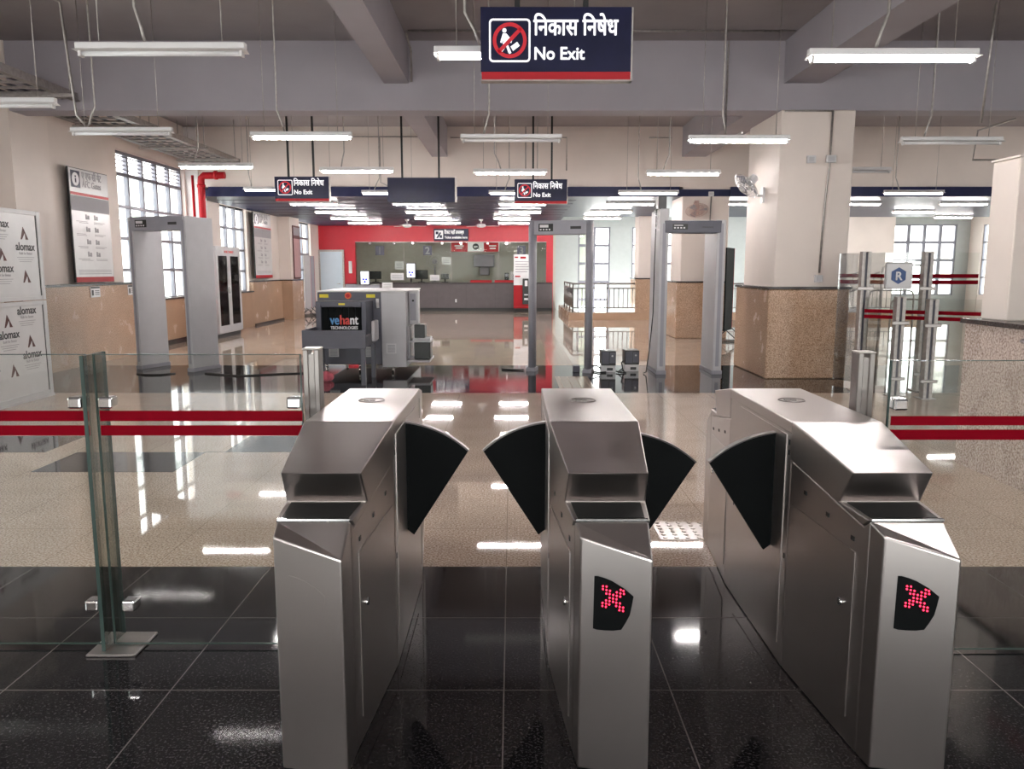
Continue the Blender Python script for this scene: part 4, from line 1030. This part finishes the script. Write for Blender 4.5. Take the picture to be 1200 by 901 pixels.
tag(MB().box(-5.8, 1.25, 30.36, 30.9, 1.0, 1.06).box(-5.8, -5.7, 30.36, 30.9, 0, 1.0).box(1.15, 1.25, 30.36, 30.9, 0, 1.0).build('office_desk', COUNTER), 'dark office desk behind the ticket glass', 'desk')
for x, lb in ((-1.15, 'red document tray on the counter nearer the notice'), (-.25, 'red document tray on the counter nearer the code plate')):
    t = thing('document_tray', lb, 'tray', (x, 29.85, 1.06), group='red document trays')
    MB().box(x - .40, x + .40, 29.72, 29.98, 1.06, 1.075).build('tray_base', RED, t, True)
    MB().box(x - .40, x + .40, 29.72, 29.735, 1.075, 1.14).box(x - .40, x + .40, 29.965, 29.98, 1.075, 1.15).box(x - .40, x - .385, 29.735, 29.965, 1.075, 1.14).box(x + .385, x + .40, 29.735, 29.965, 1.075, 1.14).build('tray_rim', RED, t, True)
t = thing('card_machine', 'small black card machine on the counter end', 'card machine', (-.12, 30.2, 1.06))
MB().prism([(-.28, 30.18, 1.06), (-.12, 30.18, 1.06), (-.12, 30.18, 1.42), (-.28, 30.18, 1.42)], (0, .1, 0)).build('body', BLACK, t, True)
MB().box(-.26, -.14, 30.172, 30.18, 1.28, 1.38).build('screen', MGREY, t, True)
t = thing('code_plate', 'white upright plate with a blank grey field on the counter end', 'plate', (.1, 30.2, 1.06))
MB().box(-.06, .30, 30.2, 30.22, 1.06, 1.46).build('sheet', SHEET, t, True); MB().box(.03, .21, 30.196, 30.2, 1.16, 1.36).build('grey_field', GREYT, t, True)
t = thing('air_cooler', 'grey appliance hung on the office back wall', 'appliance', (-1.15, 33.7, 1.6))
MB().box(-1.6, -.75, 33.5, 33.99, 1.65, 2.15, .03, 2).build('body', MGREY, t, True); MB().box(-1.35, -.95, 33.6, 33.99, 1.3, 1.65, .02).build('outlet', MGREY, t, True)
t = thing('desk_fan', 'grey office fan standing behind the second display', 'fan', (-3.0, 31.2, 1.06))
MB().tube([(-3.0, 31.2, 1.06), (-3.0, 31.2, 1.7)], .03, 8).disc((-3.0, 31.2, 1.07), (0, 0, 1), .15, .03, 16).build('stand', MGREY, t, True)
cg = MB()
for rr in (.1, .2, .3): cg.tube([(-3.0 + rr*math.cos(a), 31.12, 1.85 + rr*math.sin(a)) for a in [2*math.pi*j/24 for j in range(24)]], .01, 5, closed=True)
for j in range(12): a = 2*math.pi*j/12; cg.tube([(-3.0, 31.12, 1.85), (-3.0 + .3*math.cos(a), 31.12, 1.85 + .3*math.sin(a))], .006, 4)
cg.build('cage', LGREY, t, True); MB().disc((-3.0, 31.2, 1.85), (0, 1, 0), .1, .12, 16).build('motor', MGREY, t, True)
for x, lb in ((-4.6, 'added unseen tube lamp inside the ticket office nearer the door end'), (-.8, 'added unseen tube lamp inside the ticket office nearer the standee')):
    light(x, 32.0, 3.4, True, lb, 4.64, False)  # hidden above the window head, added to brighten the office
tag(MB().box(-6.1, -5.98, 29.96, 30, 1.4, 1.85, .01).build('notice', SHEET), 'narrow white plate on the red wall beside the blue door', 'notice')

# red and white standee
t = thing('standee', 'red and white upright standee with a black device before the counter', 'standee', (.45, 28.9, 0))
MB().box(.06, .83, 28.9, 28.94, .98, 2.08, .004).build('white_board', SHEET, t, True)
MB().box(.06, .83, 28.9, 28.94, .22, .98, .004).build('red_board', RED, t, True)
MB().box(.06, .83, 28.7, 28.94, .16, .22, .004).build('red_shelf', RED, t, True)
MB().box(.38, .64, 28.78, 28.9, .30, 1.22, .01).build('black_device', BLACK, t, True)
MB().box(.46, .56, 28.775, 28.78, .95, 1.15).box(.44, .58, 28.775, 28.78, .45, .52).box(.44, .58, 28.775, 28.78, .62, .66).build('device_marks', SHEET, t, True)
m = MB().box(.1, .22, 28.896, 28.9, 1.95, 2.0).box(.3, .5, 28.896, 28.9, 1.93, 2.0).box(.11, .3, 28.896, 28.9, 1.27, 1.32).build('red_print', RED, t, True)
m = MB()
for k in range(5): m.box(.12, .55 + .06*(k % 3), 28.896, 28.9, 1.45 + k*.09, 1.475 + k*.09)
m.build('print_pattern', GREYT, t, True)
MB().tube([(.1, 28.72, 0), (.1, 28.72, .16)], .012, 6).tube([(.79, 28.72, 0), (.79, 28.72, .16)], .012, 6).tube([(.1, 29.1, 0), (.1, 28.93, .2)], .012, 6).tube([(.79, 29.1, 0), (.79, 28.93, .2)], .012, 6).tube([(.1, 28.72, .02), (.79, 28.72, .02)], .012, 6).build('stand_frame', BLACK, t, True)

def standee(label, x, y, rz, w, h, col, edge, z0=.25, ft=.34):
    t = thing('standee', label, 'standee', (x, y, 0), rz)
    MB().box(-w/2, w/2, -.015, .015, z0, h, .003).build('board', col, t)
    MB().box(w/2, w/2 + .012, -.018, .018, z0, h).build('board_edge', edge, t)
    m = MB()
    for s in (-1, 1):
        m.tube([(s*w*.4, 0, z0 + .05), (s*w*.4, -ft, .015)], .012, 6).tube([(s*w*.4, 0, z0 + .05), (s*w*.4, ft, .015)], .012, 6).tube([(s*w*.4, -ft, .015), (s*w*.4, ft, .015)], .012, 6)
    m.tube([(-w*.4, -ft, .015), (w*.4, -ft, .015)], .012, 6).build('stand_frame', BLACK, t)
standee('black standee board seen almost edge on beside the clad column', 4.64, 17.1, math.radians(62), .7, 2.0, FLAPM, RED)
standee('grey standee board with red edge near the blue door', -6.93, 27.5, math.radians(72), .5, 2.0, MGREY, RED, ft=.18)
standee('pink edged standee board beside the pilaster near the door', -6.72, 26.3, math.radians(82), .5, 2.0, LGREY, RED)

# ------------------------------------------------------------------ STAIRWELL RAILINGS
def railing(label, pts, z0, h=.88, gap=.14):
    t = thing('stair_railing', label, 'railing', Vector((pts[0][0], pts[0][1], z0)))
    for (xa, ya), (xb, yb) in zip(pts, pts[1:]):
        a, b = Vector((xa, ya, z0)), Vector((xb, yb, z0)); L = (b - a).length; U = Vector((0, 0, 1))
        for zz, r in ((h, .026), (h - .14, .018), (.14, .018)): MB().tube([a + U*zz, b + U*zz], r, 8).build('rail', STEELD, t, True)
        n = max(1, round(L / 1.25))
        for k in range(n + 1): p = a.lerp(b, k/n); MB().tube([p, p + U*h], .024, 8).build('post', STEELD, t, True)
        m = MB(); n = int(L / gap)
        for k in range(1, n): p = a.lerp(b, k/n); m.tube([p + U*.14, p + U*(h - .14)], .013, 5)
        m.build('baluster_grille', STEELD, t, True)
railing('steel stairwell railing between the ticket counter and the slim clad column', [(1.88, 28.6), (1.88, 24.65), (4.0, 24.65)], .23)
railing('steel stairwell railing seen between the two nearest clad columns', [(4.6, 24.65), (8.6, 24.65)], .23)
railing('steel stairwell railing behind the glass barriers', [(8.8, 24.65), (12.0, 24.65)], .23)
t = thing('stair_handrail', 'sloping steel handrails of the stairs behind the far railing', 'handrail', (8, 27, 0))
for y in (26.6, 28.2):
    for dz in (.0, .3): MB().tube([(7.0, y, -.75 + dz), (12.2, y, 1.15 + dz)], .03, 8).build('rail', STEELD, t, True)
    m = MB()
    for k in range(14): x = 7.2 + k*.37; z = -.75 + (x - 7)*.365; m.tube([(x, y, z - .8), (x, y, z + .3)], .016, 5)
    m.build('baluster_grille', STEELD, t, True)
tag(MB().prism([(7, 26.5, -1.6), (12.3, 26.5, .3), (12.3, 26.5, .1), (7, 26.5, -1.9)], (0, 1.8, 0)).build('stair_flight', LGREY), 'pale sloping stair flight under the handrails', 'stairs', kind='structure')

# ------------------------------------------------------------------ FAR GLASS BARRIERS
def far_panel(label, a, b, h, stripes, posts):
    a, b = Vector(a), Vector(b); d = (b - a).normalized(); n = Vector((d.y, -d.x, 0)) * -1
    t = thing('glass_barrier', label, 'glass barrier', a.lerp(b, .5), group='far glass barriers')
    U = Vector((0, 0, 1))
    MB().prism([a + U*.05, b + U*.05, b + U*h, a + U*h], n * .01).build('glass_pane', GLASS, t, True)
    for z0, z1 in stripes: MB().prism([a + U*z0 - n*.002, b + U*z0 - n*.002, b + U*z1 - n*.002, a + U*z1 - n*.002], n * -.002).build('red_stripe', TAPE, t, True)
    return t
def far_post(x, y, h, label):
    t = thing('barrier_post', label, 'post', (x, y, 0), group='posts of the far glass barriers')
    MB().box(x - .055, x - .015, y - .05, y + .05, 0, h, .004).box(x + .015, x + .055, y - .05, y + .05, 0, h, .004).build('side_channels', GALV, t, True)
    MB().box(x - .016, x + .016, y - .035, y + .035, 0, h - .015).build('post_core', DGREY, t, True)
    MB().box(x - .09, x + .09, y - .09, y + .09, 0, .012).build('floor_plate', GALV, t, True)
    for z in (.22, h * .74):
        if z < h - .05: MB().box(x - .1, x + .1, y - .066, y - .05, z - .02, z + .02, .004).build('clamp', STEELD, t, True)
pA, pB = at(1011, 295, 10.15), at(1084, 295, 10.15)
far_post(pA.x + .04, 10.15, 1.77, 'tall steel barrier post nearest the fan column')
far_post(pB.x + .04, 10.15, 1.77, 'tall steel barrier post below the grid window')
pp = [flo(1045, 447), flo(1086, 456), Vector((5.55, 9.45, 0))]
far_post(4.72, 9.70, 1.22, 'short steel barrier post between the two tall ones')
far_post(5.0, 9.48, 1.2, 'short steel barrier post touching the tall post below the grid window')
far_post(5.5, 9.08, 1.2, 'short steel barrier post at the partition end')
tg = far_panel('tall clear glass barrier with two red stripes and a round logo', (4.75, 10.22, 0), (5.95, 10.22, 0), 1.76, [(1.44, 1.49), (1.36, 1.41)], 0)
c = at(1053, 323, 10.2)
MB().box(c.x - .17, c.x + .17, 10.2, 10.204, c.z - .17, c.z + .17, .02).build('logo_plate', SHEET, tg, True)
m = MB(); hx = [(c.x + .105*math.cos(math.pi/6 + k*math.pi/3), 10.199, c.z + .105*math.sin(math.pi/6 + k*math.pi/3)) for k in range(6)]
m.prism(hx, (0, -.004, 0)); lg = m.build('hexagon_logo', mat('logo_blue', (.06, .12, .30), .4), tg, True)
m = MB(); text_bm(m, 'R', .15, (c.x - .045, 10.194, c.z - .055), CAMX, bold=.004); m.build('lettering', WHITET, lg, True)
far_panel('tall clear glass barrier with two red stripes against the fan column', (3.95 + .8, 10.23, 0), (4.45, 10.9, 0), 1.76, [(1.44, 1.49), (1.36, 1.41)], 0)
far_panel('low clear glass barrier with two slanting red stripes', (4.45, 10.05, 0), (5.55, 9.2, 0), 1.2, [(1.01, 1.055), (.94, .985)], 0)
# chrome hoop stand
t = thing('hoop_stand', 'chrome hoop shaped queue stand behind the tall glass', 'stand', (6.9, 14.2, 0))
for x0, x1, h in ((6.55, 7.4, 1.62), (6.35, 7.15, 1.18), (6.75, 7.4, 1.02)):
    MB().tube([(x0, 14.2, 0), (x0, 14.2, h - .1), (x0 + .03, 14.2, h - .03), (x0 + .1, 14.2, h), (x1 - .1, 14.2, h), (x1 - .03, 14.2, h - .03), (x1, 14.2, h - .1), (x1, 14.2, 0)], .016, 8).build('hoop', STEELD, t, True)

# glass, tape and hose reel at the partition post
t = thing('partition_glass', 'frosted glass sheet with two red stripes above the granite partition', 'glass panel', (3.86, 5.0, 1.165))
MB().box(3.85, 3.86, 1.5, 5.95, 1.165, 2.36).build('glass_pane', glass('frosted_glass', (.80, .81, .79), .05, .4, .12), t, True)
for z in (2.02, 1.95): MB().box(3.846, 3.849, 1.5, 5.95, z, z + .045).build('red_stripe', TAPE, t, True)
for z in (1.36, 2.2): MB().box(3.83, 3.88, 5.86, 5.96, z - .02, z + .02, .004).build('clamp', CHROME, t, True)
t = thing('hose_reel', 'red fire hose reel behind the frosted partition glass', 'hose reel', (4.25, 5.75, 1.165))
MB().disc((4.2, 5.9, 1.40), (.3, 1, 0), .22, .10, 28).build('reel', RED, t, True)
MB().box(4.1, 4.3, 5.93, 6.1, 1.165, 1.24).box(4.16, 4.24, 5.98, 6.1, 1.24, 1.4).build('bracket', BLACK, t, True)
MB().disc((4.185, 5.84, 1.40), (.3, 1, 0), .05, .04, 16).build('hub', BLACK, t, True)
tag(MB().tube([(3.55 + .03*math.sin(a), 5.35 + .16*math.cos(a), 1.06 + .01*math.sin(2*a)) for a in [2*math.pi*k/16 for k in range(16)]], .012, 6, closed=True).tube([(3.6, 5.35, 1.06), (3.52, 5.35, 1.06)], .012, 6).build('steel_ring', STEELD), 'dark steel ring handle fixed on the granite partition', 'ring handle')

# ------------------------------------------------------------------ TACTILE PAVING
def tactile(name, x0, x1, y0, y1, dots, label, step=.055):
    t = thing(name, label, 'tactile paving', ((x0+x1)/2, (y0+y1)/2, 0), kind='stuff')
    MB().box(x0, x1, y0, y1, -.002, .002).build('tile', TACT, t, True)
    m = MB()
    if dots:
        nx, ny = int((x1-x0)/step), int((y1-y0)/step)
        for i in range(nx):
            for j in range(ny):
                x, y = x0 + (i+.5)*(x1-x0)/nx, y0 + (j+.5)*(y1-y0)/ny
                m.tube([(x, y, .001), (x, y, .006)], [.016, .010], 8)
        m.build('raised_studs', TACT, t, True)
    else:
        n = 4
        for i in range(n): x = x0 + (i+.5)*(x1-x0)/n; m.box(x - .017, x + .017, y0, y1, .001, .006)
        m.build('raised_ridges', TACT, t, True)
tactile('tactile_tile', .86, 1.19, 4.42, 4.75, True, 'studded tactile tile on the floor in the lane beside the last gate')
tactile('tactile_tile', .62, 1.1, 10.0, 11.5, True, 'studded tactile strip on the black floor before the rounded detector', .1)
tactile('tactile_path', .64, 1.0, 12.9, 23.5, False, 'ridged tactile path leading away through the rounded detector')

# ------------------------------------------------------------------ LIGHT AND CAMERA
w = bpy.data.worlds.new('sky'); SC.world = w; w.use_nodes = True
N, L = w.node_tree.nodes, w.node_tree.links; bg = N['Background']
tc = N.new('ShaderNodeTexCoord'); nz = N.new('ShaderNodeTexNoise'); nz.inputs['Scale'].default_value = 30; nz.inputs['Detail'].default_value = 6
L.new(tc.outputs['Generated'], nz.inputs['Vector'])
rp = N.new('ShaderNodeValToRGB'); rp.color_ramp.elements[0].position = .42; rp.color_ramp.elements[1].position = .58
rp.color_ramp.elements[0].color = (.78, .83, .79, 1); rp.color_ramp.elements[1].color = (1, .985, .985, 1)
L.new(nz.outputs['Fac'], rp.inputs['Fac']); L.new(rp.outputs['Color'], bg.inputs['Color'])
bg.inputs['Strength'].default_value = 4.5

cam = bpy.data.cameras.new('camera'); co = bpy.data.objects.new('camera', cam); COL.objects.link(co)
cam.sensor_fit = 'HORIZONTAL'; cam.sensor_width = 36; cam.lens = 36 * F / 1200; cam.clip_start = .05; cam.clip_end = 200
co.location = (0, 0, H); co.rotation_euler = (math.pi / 2 - T, 0, 0)
SC.camera = co
SC.view_settings.view_transform = 'Standard'; SC.view_settings.look = 'None'
SC.view_settings.gamma = 1; SC.view_settings.use_curve_mapping = False
SC.view_settings.exposure = 1.2
SC.cycles.use_denoising = True
SC.cycles.max_bounces = 10; SC.cycles.transparent_max_bounces = 24; SC.cycles.sample_clamp_indirect = 6
